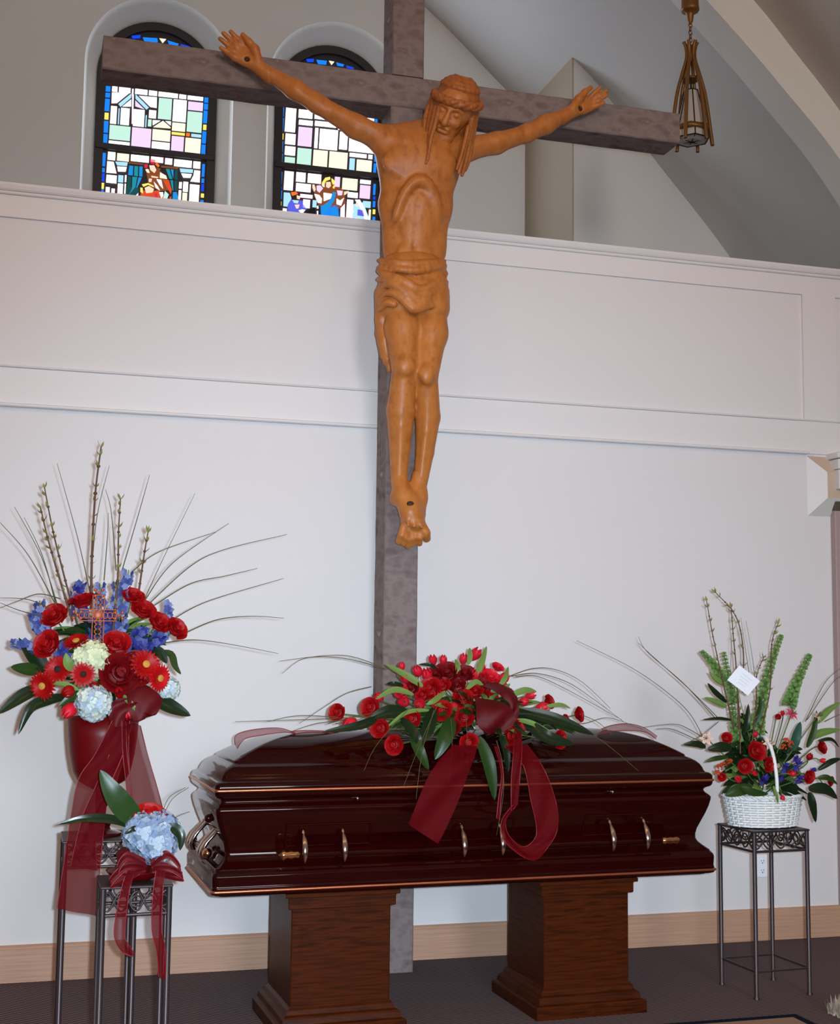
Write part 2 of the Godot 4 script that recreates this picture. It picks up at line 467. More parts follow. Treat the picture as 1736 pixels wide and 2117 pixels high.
func build_screen_wall() -> void:
	var xl := -3.6; var xr := 6.9
	var nx0 := wall_x(1671, 1000); var nx1 := nx0 + 0.55      # niche
	var ny0 := pt(1671, 1066, 0.0).y; var ny1 := pt(1671, 942, 0.0).y
	# body of the wall, standing back 14 mm behind rails and stiles
	var m := MB.new()
	var zc := -0.014
	var th := 0.16
	m.box(Vector3((xl + xr) / 2, 1.8, zc - th / 2), Vector3(xr - xl, 3.6, th))
	struct("wall_front", m.mesh(), M.wall, "white painted screen wall behind the casket and crucifix")
	# rail and stiles of the upper panelling
	var px1 := 4.036; var px2 := 4.245
	m = MB.new()
	m.box(Vector3((xl + xr) / 2, 3.535, -0.007), Vector3(xr - xl, 0.112, 0.014))
	struct("trim_1", m.mesh(), M.trim, "flat white rail under the cap of the screen wall")
	m = MB.new()
	m.box(Vector3((px1 + px2) / 2, 3.122, -0.007), Vector3(px2 - px1, 0.714, 0.014))
	struct("trim_2", m.mesh(), M.trim, "white stile between two sunk wall panels")
	m = MB.new()
	m.box(Vector3((xl + xr) / 2, 2.675, -0.007), Vector3(xr - xl, 0.18, 0.014))
	struct("trim_3", m.mesh(), M.trim, "wide white rail below the sunk wall panels")
	m = MB.new()                                                # fine bead under that rail
	m.box(Vector3((xl + nx0) / 2, 2.589, 0.003), Vector3(nx0 - xl, 0.016, 0.034), Basis.IDENTITY, 0.005)
	struct("trim_4", m.mesh(), M.trim, "thin white bead along the foot of the panel rail")
	m = MB.new()
	m.box(Vector3((xl + xr) / 2, 2.771, 0.0), Vector3(xr - xl, 0.01, 0.022), Basis.IDENTITY, 0.004)
	struct("trim_5", m.mesh(), M.trim, "thin white bead at the foot of the sunk panels")
	# moulded cap
	m = MB.new()
	var prof := PackedVector2Array([Vector2(-0.17, 3.585), Vector2(0.010, 3.585), Vector2(0.014, 3.590), Vector2(0.014, 3.598), Vector2(0.022, 3.600), Vector2(0.028, 3.607), Vector2(0.034, 3.622), Vector2(0.034, 3.634), Vector2(-0.19, 3.634)])
	m.prism(prof, xl, xr, Transform3D(Basis(Vector3(0, 0, 1), Vector3(0, 1, 0), Vector3(1, 0, 0)), Vector3.ZERO))
	struct("trim_6", m.mesh(), M.trim, "moulded white cap along the top of the screen wall")
	# baseboard
	m = MB.new()
	prof = PackedVector2Array([Vector2(-0.014, 0.0), Vector2(0.018, 0.0), Vector2(0.018, 0.142), Vector2(0.013, 0.146), Vector2(0.013, 0.150), Vector2(0.006, 0.157), Vector2(-0.014, 0.157)])
	m.prism(prof, xl, xr, Transform3D(Basis(Vector3(0, 0, 1), Vector3(0, 1, 0), Vector3(1, 0, 0)), Vector3.ZERO))
	struct("baseboard_front", m.mesh(), M.oak, "pale oak baseboard along the foot of the white wall")
	# low raised pyramid block at the right, flat-topped
	var o := [Vector3(nx0, ny0, zc), Vector3(nx1, ny0, zc), Vector3(nx1, ny1, zc), Vector3(nx0, ny1, zc)]
	var f0 := pt(1711, 1029, 0.05); var f1 := pt(1708, 976, 0.05)
	var i := [Vector3(f0.x, f0.y, 0.05), Vector3(nx1 - 0.09, f0.y, 0.05), Vector3(nx1 - 0.09, f1.y, 0.05), Vector3(f0.x, f1.y, 0.05)]
	var blk := Node3D.new()
	blk.name = "trim_7"
	add_child(blk)
	blk.set_meta("kind", "structure"); blk.set_meta("label", "shallow raised pyramid block on the wall beside the pilaster")
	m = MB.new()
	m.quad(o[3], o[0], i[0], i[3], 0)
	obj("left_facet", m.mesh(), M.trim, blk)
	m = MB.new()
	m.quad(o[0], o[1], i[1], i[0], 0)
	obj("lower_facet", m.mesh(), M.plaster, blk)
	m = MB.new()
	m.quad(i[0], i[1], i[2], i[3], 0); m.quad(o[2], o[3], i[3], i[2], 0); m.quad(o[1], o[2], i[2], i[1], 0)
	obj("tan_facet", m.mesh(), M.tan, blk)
	# pilaster with a stepped white capital
	var at := pt(1729, 1200, 0.035)
	var pw := 0.30
	var t := Node3D.new()
	t.name = "trim_8"
	add_child(t)
	t.set_meta("kind", "structure"); t.set_meta("label", "dark pilaster with a stepped white capital at the right edge")
	m = MB.new()
	var cap0 := pt(1728, 1013, 0.035).y; var cap1 := pt(1722, 938, 0.035).y
	m.box(Vector3(at.x + pw / 2, cap0 / 2, 0.012), Vector3(pw, cap0, 0.046), Basis.IDENTITY, 0.004)
	obj("shaft", m.mesh(), M.pilaster, t)
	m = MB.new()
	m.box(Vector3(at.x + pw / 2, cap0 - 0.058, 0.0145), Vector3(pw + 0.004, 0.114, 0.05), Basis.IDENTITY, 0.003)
	obj("dark_band", m.mesh(), M.pilaster_dark, t)  # plain darker band right below the capital
	m = MB.new()
	var ch := cap1 - cap0
	m.box(Vector3(at.x + pw / 2, cap0 + ch * 0.27, 0.035), Vector3(pw + 0.006, ch * 0.54, 0.10), Basis.IDENTITY, 0.003)
	m.box(Vector3(at.x + pw / 2, cap0 + ch * 0.69, 0.035), Vector3(pw + 0.018, ch * 0.28, 0.11), Basis.IDENTITY, 0.003)
	m.box(Vector3(at.x + pw / 2, cap0 + ch * 0.93, 0.035), Vector3(pw + 0.036, ch * 0.16, 0.13), Basis.IDENTITY, 0.003)
	obj("capital", m.mesh(), M.trim, t)

func build_apse() -> void:
	vault_profile = mirrored([Vector2(1.25, 7.16), Vector2(1.95, 6.87), Vector2(2.69, 6.36), Vector2(3.279, 5.85), Vector2(3.70, 5.49), Vector2(4.14, 4.99), Vector2(4.745, 4.314), Vector2(5.4, 3.4), Vector2(5.9, 2.5), Vector2(6.0, 0.0)])
	ring_in = mirrored([Vector2(1.25, 6.86), Vector2(2.1, 6.50), Vector2(3.0, 5.88), Vector2(3.70, 5.28), Vector2(4.15, 4.855), Vector2(4.60, 4.375), Vector2(5.2, 3.5), Vector2(5.62, 2.5), Vector2(5.70, 0.0)])
	ring_out = mirrored([Vector2(1.25, 7.10), Vector2(2.2, 6.72), Vector2(3.2, 6.03), Vector2(3.934, 5.40), Vector2(4.238, 5.09), Vector2(4.56, 4.74), Vector2(5.3, 3.85), Vector2(5.95, 2.6), Vector2(6.9, 0.0)])
	var m := MB.new()
	arch_shell(m, vault_profile, -3.5, -0.56, 0.2)
	struct("ceiling_apse", m.mesh(), M.vault, "curved plaster vault above the chancel")
	# chancel arch: soffit, bright face band, then the nave's vault
	m = MB.new()
	var n := ring_in.size()
	var zb := -0.60; var zf := -0.36
	var k0 := m.mark()
	for i in n - 1:
		var a := ring_in[i]; var b := ring_in[i + 1]
		var c := ring_out[i]; var d := ring_out[i + 1]
		m.quad(Vector3(a.x, a.y, zb), Vector3(b.x, b.y, zb), Vector3(b.x, b.y, zf), Vector3(a.x, a.y, zf), 0)
		m.quad(Vector3(a.x, a.y, zf), Vector3(b.x, b.y, zf), Vector3(d.x, d.y, zf), Vector3(c.x, c.y, zf), 0)
		m.quad(Vector3(c.x, c.y, zf), Vector3(d.x, d.y, zf), Vector3(d.x, d.y, zb), Vector3(c.x, c.y, zb), 0)
		m.quad(Vector3(c.x, c.y, zb), Vector3(d.x, d.y, zb), Vector3(b.x, b.y, zb), Vector3(a.x, a.y, zb), 0)
	for e in [0, n - 1]:
		var a := ring_in[e]; var c := ring_out[e]
		m.quad(Vector3(a.x, a.y, zb), Vector3(a.x, a.y, zf), Vector3(c.x, c.y, zf), Vector3(c.x, c.y, zb), 0)
	struct("trim_9", m.mesh(), M.rib, "broad pale plaster arch rib between chancel and nave")
	m = MB.new()
	arch_shell(m, ring_out, -0.40, 20.3, 0.2)
	struct("ceiling", m.mesh(), M.vault, "curved plaster vault of the nave")
	# back wall of the apse: deep bay with two arched windows, a return, and a shallower bay to the right
	var za := -2.93; var zc := -2.0; var xret := 3.50
	var wall := CSGBox3D.new()
	wall.name = "wall_apse"
	wall.size = Vector3(xret + 3.6, 8.6, 0.42)
	wall.position = Vector3((xret - 3.6) / 2, 4.2, za - 0.21)
	wall.material = M.plaster
	wall.set_meta("kind", "structure"); wall.set_meta("label", "plastered rear wall of the chancel with two arched windows")
	add_child(wall)
	for w in WIN:
		var cut := CSGPolygon3D.new()
		cut.name = "cut"
		cut.operation = CSGShape3D.OPERATION_SUBTRACTION
		var poly := arch_outline(win_left(w) - 0.10, win_right(w) + 0.10, win_sill(w), win_top(w) + 0.10)
		cut.polygon = poly
		cut.depth = 1.2
		wall.add_child(cut)
		cut.position = Vector3(0, 0, 0.6) - wall.position + Vector3(0, 0, za)
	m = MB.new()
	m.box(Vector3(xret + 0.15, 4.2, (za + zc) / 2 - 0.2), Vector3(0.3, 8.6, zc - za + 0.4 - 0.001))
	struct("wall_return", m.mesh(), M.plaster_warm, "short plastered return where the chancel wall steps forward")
	m = MB.new()
	m.box(Vector3((xret + 0.012 + 6.2) / 2, 4.2, zc - 0.15), Vector3(6.2 - xret - 0.012, 8.6, 0.302))
	struct("wall_apse_right", m.mesh(), M.plaster, "plastered chancel wall right of the return")
	for k in WIN.size(): build_window(k)

# ---------------------------------------------------------------- stained glass windows
const ZW := -3.18
# measured frame of each window: left edge, right edge (pixel directions on the glass plane), crown
const WIN := [[Vector2(199, 230), Vector2(443, 270), Vector2(330, 55)], [Vector2(567, 270), Vector2(797, 300), Vector2(685, 102)]]
func win_left(w: Array) -> float: return pt(w[0].x, w[0].y, ZW).x
func win_right(w: Array) -> float: return pt(w[1].x, w[1].y, ZW).x
func win_top(w: Array) -> float: return pt(w[2].x, w[2].y, ZW).y
func win_sill(_w: Array) -> float: return 3.9
func arch_outline(x0: float, x1: float, y0: float, y1: float, n := 20) -> PackedVector2Array:
	var r := (x1 - x0) / 2
	var p := PackedVector2Array([Vector2(x0, y0), Vector2(x1, y0)])
	for i in n + 1:
		var a := PI * i / n
		p.append(Vector2((x0 + x1) / 2 + r * cos(a), y1 - r + r * sin(a)))
	return p

var glass_mats := {}
func glass(c: Color, e: float) -> StandardMaterial3D:
	var key := c.to_html() + str(e)
	if not glass_mats.has(key): glass_mats[key] = emit(c, e)
	return glass_mats[key]
const GC := {
	w = [Color(1.0, 0.98, 1.0), 1.35], p = [Color(1.0, 0.90, 0.95), 1.05], l = [Color(0.90, 0.80, 0.98), 1.0], g = [Color(0.76, 0.92, 0.86), 0.95], c = [Color(1.0, 0.93, 0.80), 1.1],
	y = [Color(1.0, 0.86, 0.40), 0.95], b = [Color(0.03, 0.50, 0.98), 0.85], d = [Color(0.01, 0.26, 0.90), 0.8], s = [Color(0.66, 0.86, 1.0), 1.0], t = [Color(0.02, 0.58, 0.66), 0.7], k = [Color(0.02, 0.34, 0.36), 0.5],
	r = [Color(0.86, 0.12, 0.26), 0.75], o = [Color(0.96, 0.45, 0.12), 0.8], n = [Color(0.62, 0.33, 0.16), 0.5], f = [Color(1.0, 0.80, 0.70), 0.95], v = [Color(0.34, 0.36, 0.86), 0.8], h = [Color(0.16, 0.09, 0.06), 0.1], a = [Color(0.05, 0.55, 0.85), 0.8], e = [Color(0.88, 0.30, 0.14), 0.7],
}
func pane(parent: Node3D, poly: Array, key: String, org: Vector2, sc: float, back := 0.0) -> void:
	var p2 := PackedVector2Array()
	for i in range(0, poly.size(), 2):
		var q := pt(org.x + poly[i] / sc, org.y + poly[i + 1] / sc, ZW + 0.035)
		p2.append(Vector2(q.x, q.y))
	var ins := Geometry2D.offset_polygon(p2, -0.0028, Geometry2D.JOIN_ROUND if poly.size() <= 8 else Geometry2D.JOIN_MITER)
	if ins.size() > 0: p2 = ins[0]
	var m := MB.new()
	m.prism(p2, ZW + 0.026 - back, ZW + 0.032 - back, Transform3D.IDENTITY)
	obj("glass_pane", m.mesh(), glass(GC[key][0], GC[key][1] * ({w = 1.75, p = 1.35, l = 1.3, g = 1.25, c = 1.35, s = 1.25}.get(key, 1.45))), parent)
func sheared(x: float, y: float, w: float, h: float) -> Array:
	return [x, y, x + w, y + 0.105 * w, x + w - 0.06 * h, y + 0.105 * w + h, x - 0.06 * h, y + h]
func upright(x0: float, x1: float, y0: float, y1: float) -> Array:   # measured square on, crop of the left window
	var out := []
	for q in [[x0, y0], [x1, y0], [x1, y1], [x0, y1]]:
		var Y: float = q[1] + 0.105 * (q[0] - 755.0)
		out.append(q[0] - 0.06 * (Y - 620.0)); out.append(Y)
	return out

func build_window(k: int) -> void:
	var w: Array = WIN[k]
	var x0 := win_left(w); var x1 := win_right(w); var y0 := win_sill(w); var y1 := win_top(w)
	var root := Node3D.new()
	root.name = "added_window_%d" % (k + 1)
	add_child(root)
	root.position = Vector3((x0 + x1) / 2, y0, ZW)
	root.set_meta("kind", "structure")
	root.set_meta("label", ["arched stained glass window with a seated figure, left of the crucifix", "arched stained glass window with a standing figure, behind the carved arm"][k])
	# plastered splay round the opening
	var m := MB.new()
	var a := arch_outline(x0 - 0.10, x1 + 0.10, y0, y1 + 0.10, 28)
	var b := arch_outline(x0 - 0.005, x1 + 0.005, y0, y1 + 0.005, 28)
	for i in range(1, a.size() - 1):
		m.quad(Vector3(a[i].x, a[i].y, -2.929), Vector3(a[i + 1].x, a[i + 1].y, -2.929), Vector3(b[i + 1].x, b[i + 1].y, ZW + 0.03), Vector3(b[i].x, b[i].y, ZW + 0.03), 0)
	m.quad(Vector3(a[0].x, a[0].y, -2.929), Vector3(a[a.size() - 1].x, a[a.size() - 1].y, -2.929), Vector3(b[b.size() - 1].x, b[b.size() - 1].y, ZW + 0.03), Vector3(b[0].x, b[0].y, ZW + 0.03), 0)
	obj("splay", m.mesh(), M.rib, root)
	# frame: dark wood ring round the arch
	m = MB.new()
	var c := arch_outline(x0 + 0.055, x1 - 0.055, y0, y1 - 0.055, 28)
	b = arch_outline(x0 - 0.006, x1 + 0.006, y0, y1 + 0.006, 28)
	for i in range(0, b.size()):
		var j := (i + 1) % b.size()
		if i == 0: continue
		m.quad(Vector3(b[i].x, b[i].y, ZW + 0.05), Vector3(b[j].x, b[j].y, ZW + 0.05), Vector3(c[j].x, c[j].y, ZW + 0.05), Vector3(c[i].x, c[i].y, ZW + 0.05), 0)
		m.quad(Vector3(c[i].x, c[i].y, ZW + 0.05), Vector3(c[j].x, c[j].y, ZW + 0.05), Vector3(c[j].x, c[j].y, ZW), Vector3(c[i].x, c[i].y, ZW), 0)
	obj("window_frame", m.mesh(), M.frame, root)
	# lead behind the panes, closing the opening
	m = MB.new()
	m.prism(b, ZW - 0.02, ZW + 0.02, Transform3D.IDENTITY)
	obj("lead_came", m.mesh(), M.frame, root)
	# meeting rail between the sashes
	m = MB.new()
	var q: Array = [[Vector2(200, 303), Vector2(443, 326)], [Vector2(570, 340), Vector2(797, 367)]][k]
	var ra := pt(q[0].x, q[0].y, ZW + 0.04); var rb := pt(q[1].x, q[1].y, ZW + 0.04)
	m.box(Vector3((x0 + x1) / 2, (ra.y + rb.y) / 2 , ZW + 0.03), Vector3(x1 - x0, 0.042, 0.06), Basis.IDENTITY, 0.004)
	obj("meeting_rail", m.mesh(), M.frame, root)
	if k == 0: panes_first(root)
	else: panes_second(root)
	# daylight that the window lets in
	var l := AreaLight3D.new()
	l.name = numbered("window_light")
	add_child(l)
	l.area_size = Vector2(x1 - x0 - 0.1, 1.5)
	l.position = Vector3((x0 + x1) / 2, 4.95, -2.98)
	l.rotation.y = PI
	l.light_color = Color(0.86, 0.92, 1.0)
	l.light_energy = 2.5
	l.area_range = 30.0
	l.shadow_enabled = true

func panes_first(r: Node3D) -> void:
	var O := Vector2.ZERO
	var s := 3.472
	for q in [
		["b", 757, 797, 612, 655], ["b", 757, 797, 660, 697], ["b", 757, 797, 703, 795], ["y", 760, 795, 803, 855], ["b", 757, 797, 862, 950], ["b", 757, 797, 956, 1036],
		["b", 1470, 1504, 615, 660], ["b", 1470, 1504, 664, 710], ["b", 1470, 1504, 714, 808], ["y", 1473, 1502, 814, 856], ["b", 1470, 1504, 862, 952], ["b", 1470, 1504, 957, 1038],
		["w", 803, 847, 609, 650], ["p", 852, 942, 609, 650], ["p", 946, 964, 612, 668], ["w", 969, 1064, 609, 650], ["w", 1069, 1134, 609, 650], ["w", 1139, 1284, 609, 650], ["w", 1289, 1344, 609, 650], ["w", 1349, 1466, 609, 650],
		["g", 1144, 1244, 656, 810], ["w", 1250, 1350, 656, 816], ["l", 1356, 1468, 660, 724], ["g", 1356, 1468, 730, 880], ["c", 1250, 1350, 822, 884], ["y", 1250, 1350, 890, 912], ["o", 1354, 1386, 886, 914], ["s", 1391, 1468, 888, 914],
		["g", 1075, 1106, 818, 872], ["p", 1078, 1136, 750, 812], ["c", 1112, 1246, 884, 966], ["w", 1112, 1246, 972, 1040], ["g", 802, 958, 886, 992], ["w", 802, 958, 998, 1036], ["l", 964, 1108, 886, 1036], ["l", 1252, 1346, 918, 1036], ["c", 1352, 1468, 920, 1038],
		["w", 803, 852, 750, 880], ["w", 876, 944, 756, 880], ["w", 968, 1052, 756, 880], ["s", 858, 872, 762, 880], ["s", 1056, 1070, 790, 880]]:
		pane(r, upright(q[1], q[2], q[3], q[4]), q[0], O, s)
	for q in [["s", [846, 744, 944, 664, 944, 700, 866, 768]], ["s", [970, 668, 1072, 770, 1052, 788, 970, 706]], ["p", [800, 658, 938, 662, 842, 740, 797, 742]], ["w", [872, 764, 944, 706, 944, 764]], ["l", [968, 712, 1046, 788, 968, 762]],
			["p", [990, 682, 1130, 694, 1128, 776, 1078, 768]], ["c", [1092, 912, 1170, 862, 1228, 912, 1226, 922]], ["w", [1094, 858, 1160, 862, 1094, 902]], ["w", [1180, 864, 1230, 868, 1228, 904]], ["p", [946, 672, 964, 674, 958, 890, 942, 888]]]:
		pane(r, q[1], q[0], O, s)
	O = Vector2(200, 300); s = 6.944
	for q in [["b", 75, 100, 62, 200], ["b", 68, 318, 55, 68], ["d", 66, 392, 55, 130], ["y", 55, 530, 58, 95], ["b", 42, 622, 62, 125],
			["b", 1512, 262, 48, 190], ["b", 1502, 470, 48, 70], ["d", 1500, 548, 48, 115], ["y", 1492, 685, 55, 65], ["b", 1484, 780, 56, 92],
			["w", 158, 85, 118, 122], ["c", 290, 105, 182, 115], ["w", 488, 125, 270, 100], ["p", 775, 152, 188, 88], ["p", 978, 175, 115, 98], ["w", 1110, 192, 262, 108], ["w", 1385, 222, 110, 108],
			["w", 136, 415, 158, 120], ["p", 125, 590, 70, 160], ["p", 206, 612, 62, 150], ["n", 458, 236, 215, 28], ["n", 920, 286, 255, 34],
			["w", 1335, 552, 146, 258], ["p", 1330, 828, 130, 40], ["w", 1180, 520, 50, 100], ["p", 1172, 636, 50, 150], ["w", 1240, 515, 80, 150], ["c", 1228, 672, 78, 170], ["s", 306, 420, 84, 110], ["w", 300, 540, 84, 170], ["p", 400, 420, 36, 110], ["w", 396, 545, 30, 150]]:
		pane(r, sheared(q[1], q[2], q[3], q[4]), q[0], O, s)
	for q in [["p", [145, 220, 248, 232, 292, 408, 132, 396]], ["s", [258, 228, 452, 240, 440, 300, 290, 290]], ["w", [288, 296, 438, 306, 420, 382, 302, 378]],
			["a", [462, 285, 530, 292, 522, 436, 445, 428]], ["t", [536, 292, 600, 298, 596, 448, 530, 440]], ["a", [606, 298, 665, 300, 660, 452, 602, 448]],
			["k", [442, 440, 500, 444, 492, 620, 400, 740, 430, 600]], ["t", [506, 446, 590, 452, 560, 600, 440, 742, 500, 620]], ["a", [596, 454, 655, 458, 610, 560, 566, 640, 566, 590]], ["k", [560, 650, 600, 610, 520, 745, 450, 748]],
			["t", [985, 332, 1050, 338, 1090, 490, 1040, 480]], ["a", [1056, 340, 1108, 344, 1104, 492, 1096, 490]], ["k", [1114, 346, 1170, 350, 1165, 500, 1110, 494]], ["t", [1050, 496, 1100, 498, 1106, 650, 1088, 660]], ["k", [1108, 502, 1164, 506, 1160, 660, 1112, 652]], ["a", [1090, 668, 1150, 664, 1196, 832, 1080, 822]],
			["r", [760, 195, 850, 205, 832, 275, 766, 262]], ["r", [672, 268, 744, 268, 730, 332, 682, 328]], ["o", [854, 226, 910, 292, 884, 322, 834, 274]], ["c", [690, 340, 742, 334, 768, 400, 720, 392]], ["f", [748, 282, 828, 282, 862, 350, 832, 404, 764, 352]], ["n", [836, 300, 930, 340, 900, 372, 860, 340]],
			["c", [905, 378, 1000, 432, 1018, 488, 900, 470]], ["e", [948, 495, 1038, 492, 1084, 640, 1068, 716, 1000, 600]], ["w", [850, 480, 930, 490, 962, 640, 900, 570]], ["f", [778, 430, 890, 450, 880, 474, 780, 462]], ["f", [745, 470, 800, 476, 790, 530, 740, 526]], ["p", [808, 500, 880, 580, 920, 660, 840, 610]],
			["y", [640, 556, 740, 536, 826, 580, 826, 610, 740, 570, 670, 600]], ["y", [620, 600, 664, 606, 672, 700, 622, 670]], ["f", [682, 606, 750, 578, 828, 625, 806, 680, 704, 690]], ["w", [706, 762, 800, 740, 880, 748, 908, 806, 720, 804]], ["r", [824, 684, 878, 684, 876, 760, 832, 740]], ["w", [890, 670, 956, 668, 960, 720, 930, 774]],
			["g", [976, 644, 1040, 704, 1004, 806, 944, 776]], ["s", [640, 720, 690, 726, 692, 800, 650, 796]], ["w", [530, 750, 600, 670, 596, 796, 520, 780]], ["e", [1046, 740, 1080, 720, 1064, 822, 1016, 812]], ["r", [272, 618, 296, 640, 370, 730, 300, 690]],
			["s", [1186, 326, 1390, 342, 1382, 400, 1200, 390]], ["w", [1206, 396, 1372, 410, 1350, 470, 1240, 466]], ["w", [1396, 352, 1490, 362, 1482, 536, 1336, 520, 1384, 430]]]:
		pane(r, q[1], q[0], O, s)
	crown_panes(r, Vector2(150, 0), 2.48, [["b", [358, 188, 436, 193, 440, 217, 368, 215]], ["c", [442, 193, 484, 198, 462, 222]], ["b", [484, 203, 546, 222, 542, 237, 494, 230]], ["d", [300, 180, 352, 176, 348, 196, 306, 198]], ["d", [552, 222, 606, 236, 600, 246, 552, 240]], ["b", [256, 250, 350, 240, 350, 330, 256, 330]], ["s", [356, 235, 548, 250, 548, 330, 356, 330]], ["b", [554, 255, 640, 262, 640, 330, 554, 330]]])
	O = Vector2(200, 300); s = 6.944                          # glass between the figure's pieces, set a little deeper
	for q in [["n", [700, 330, 900, 340, 1040, 500, 1060, 640, 900, 660, 740, 560]], ["e", [640, 640, 900, 640, 1040, 820, 600, 800]], ["k", [400, 620, 600, 560, 620, 800, 400, 760]]]: pane(r, q[1], q[0], O, s, 0.008)
func panes_second(r: Node3D) -> void:
	var O := Vector2(150, 0)
	var s := 2.48
	for q in [["b", 1065, 538, 22, 58], ["b", 1063, 600, 22, 72], ["y", 1062, 680, 22, 34], ["b", 1060, 720, 22, 58], ["b", 1058, 784, 22, 60],
			["w", 1094, 545, 56, 128], ["w", 1160, 548, 74, 54], ["w", 1242, 556, 90, 52], ["w", 1340, 566, 80, 56], ["w", 1160, 610, 74, 28], ["w", 1242, 616, 112, 28], ["l", 1158, 646, 74, 100], ["w", 1243, 652, 20, 106], ["w", 1268, 656, 96, 106], ["w", 1370, 672, 44, 92], ["w", 1420, 676, 134, 98],
			["w", 1362, 628, 60, 36], ["w", 1430, 640, 120, 30], ["p", 1091, 680, 56, 58], ["w", 1089, 745, 56, 48], ["g", 1087, 800, 56, 46], ["g", 1153, 754, 75, 100], ["c", 1235, 764, 76, 96], ["c", 1317, 772, 96, 104], ["s", 1420, 808, 30, 78], ["w", 1420, 780, 90, 22], ["c", 1457, 814, 80, 78], ["w", 1516, 790, 24, 24],
			["w", 1430, 586, 38, 26], ["w", 1473, 590, 76, 42], ["b", 1550, 600, 16, 32], ["b", 1556, 640, 16, 60], ["b", 1550, 705, 16, 60], ["b", 1547, 788, 17, 40], ["b", 1543, 835, 17, 58]]:
		pane(r, sheared(q[1], q[2], q[3], q[4]), q[0], O, s)
	O = Vector2(550, 330); s = 6.944
	for q in [["b", 194, 165, 46, 195], ["d", 190, 378, 44, 50], ["b", 186, 434, 50, 128], ["y", 176, 590, 52, 66], ["b", 172, 680, 50, 95],
			["b", 1540, 340, 42, 165], ["d", 1535, 520, 42, 55], ["b", 1532, 586, 44, 95], ["y", 1530, 705, 46, 75], ["b", 1526, 812, 48, 92],
			["p", 264, 152, 142, 280], ["w", 434, 170, 142, 142], ["w", 600, 188, 200, 140], ["p", 428, 325, 224, 126], ["l", 985, 236, 86, 150], ["c", 1096, 252, 226, 172], ["w", 1350, 278, 160, 62], ["l", 1348, 354, 158, 196],
			["p", 488, 482, 188, 60], ["p", 530, 560, 110, 130], ["s", 668, 572, 66, 110], ["w", 1172, 456, 152, 82], ["p", 1160, 562, 100, 286], ["s", 1390, 584, 120, 100], ["w", 238, 690, 66, 90], ["c", 1474, 708, 38, 170]]:
		pane(r, sheared(q[1], q[2], q[3], q[4]), q[0], O, s)
	for q in [["s", [252, 462, 346, 470, 372, 560, 320, 640, 312, 676, 244, 668]], ["y", [800, 320, 846, 252, 925, 238, 928, 284, 866, 306, 842, 360, 806, 372]], ["y", [936, 250, 990, 300, 1004, 350, 960, 360, 936, 306]], ["c", [796, 340, 842, 330, 846, 400, 806, 380]], ["y", [964, 366, 1004, 358, 984, 420, 950, 400]],
			["f", [862, 312, 930, 312, 936, 380, 902, 410, 858, 390]], ["n", [840, 394, 900, 414, 932, 392, 872, 482]], ["f", [662, 348, 700, 352, 720, 430, 690, 470, 662, 400]], ["f", [1120, 452, 1204, 440, 1150, 502, 1112, 510]], ["w", [688, 482, 768, 502, 808, 560, 800, 628, 740, 616]], ["w", [1010, 545, 1060, 580, 1130, 532, 1082, 662, 1010, 636]],
			["w", [822, 466, 952, 486, 940, 556, 826, 600]], ["a", [962, 450, 1012, 474, 980, 600, 868, 752, 792, 796, 800, 660, 900, 590]], ["b", [806, 800, 894, 700, 940, 672, 950, 770, 900, 838, 820, 828]], ["a", [956, 670, 990, 650, 1050, 846, 940, 844]], ["l", [722, 366, 782, 362, 826, 410, 770, 478, 726, 440]], ["l", [1012, 432, 1108, 444, 1096, 510, 1030, 514]], ["p", [1066, 690, 1138, 616, 1134, 846, 1062, 846]],
			["o", [352, 462, 430, 452, 470, 490, 384, 520, 366, 510]], ["f", [436, 500, 496, 522, 490, 572, 440, 560]], ["v", [336, 600, 392, 580, 400, 660, 430, 766, 320, 768]], ["s", [366, 570, 480, 580, 460, 630, 400, 620]], ["v", [510, 596, 580, 700, 520, 690, 496, 640]], ["f", [404, 640, 490, 636, 470, 698, 436, 706]], ["w", [458, 724, 520, 706, 572, 716, 524, 782]],
			["h", [540, 786, 640, 696, 708, 690, 720, 806]], ["w", [726, 660, 752, 650, 760, 700, 728, 704]], ["w", [726, 730, 752, 728, 752, 800, 730, 806]], ["p", [1268, 568, 1350, 566, 1420, 690, 1482, 876, 1426, 880, 1352, 690]], ["f", [1288, 604, 1330, 612, 1322, 682, 1290, 662]], ["v", [1312, 706, 1394, 722, 1416, 816, 1306, 800]], ["p", [1200, 850, 1226, 760, 1280, 690, 1262, 740, 1216, 866]], ["s", [1236, 760, 1290, 744, 1280, 830, 1232, 820]], ["f", [1260, 838, 1320, 820, 1330, 862, 1270, 862]], ["s", [1336, 830, 1416, 828, 1410, 870, 1340, 866]]]:
		pane(r, q[1], q[0], O, s)
	crown_panes(r, Vector2(150, 0), 2.48, [["b", [1248, 303, 1306, 309, 1302, 332, 1258, 328]], ["c", [1312, 308, 1346, 314, 1328, 334]], ["b", [1350, 316, 1396, 329, 1388, 342, 1356, 336]], ["d", [1196, 300, 1240, 298, 1238, 318, 1202, 318]], ["d", [1402, 332, 1448, 346, 1440, 354, 1404, 348]], ["b", [1150, 360, 1240, 350, 1240, 440, 1150, 440]], ["s", [1246, 345, 1400, 358, 1400, 440, 1246, 440]], ["b", [1406, 360, 1500, 372, 1500, 440, 1406, 440]]])
	O = Vector2(550, 330); s = 6.944
	for q in [["n", [690, 380, 830, 300, 1000, 320, 1140, 450, 1150, 620, 1060, 700, 760, 660, 690, 520]], ["b", [780, 640, 1040, 640, 1060, 846, 790, 826]], ["v", [300, 560, 600, 580, 600, 700, 500, 790, 310, 780]], ["s", [1190, 640, 1400, 600, 1500, 870, 1190, 860]]]: pane(r, q[1], q[0], O, s, 0.008)
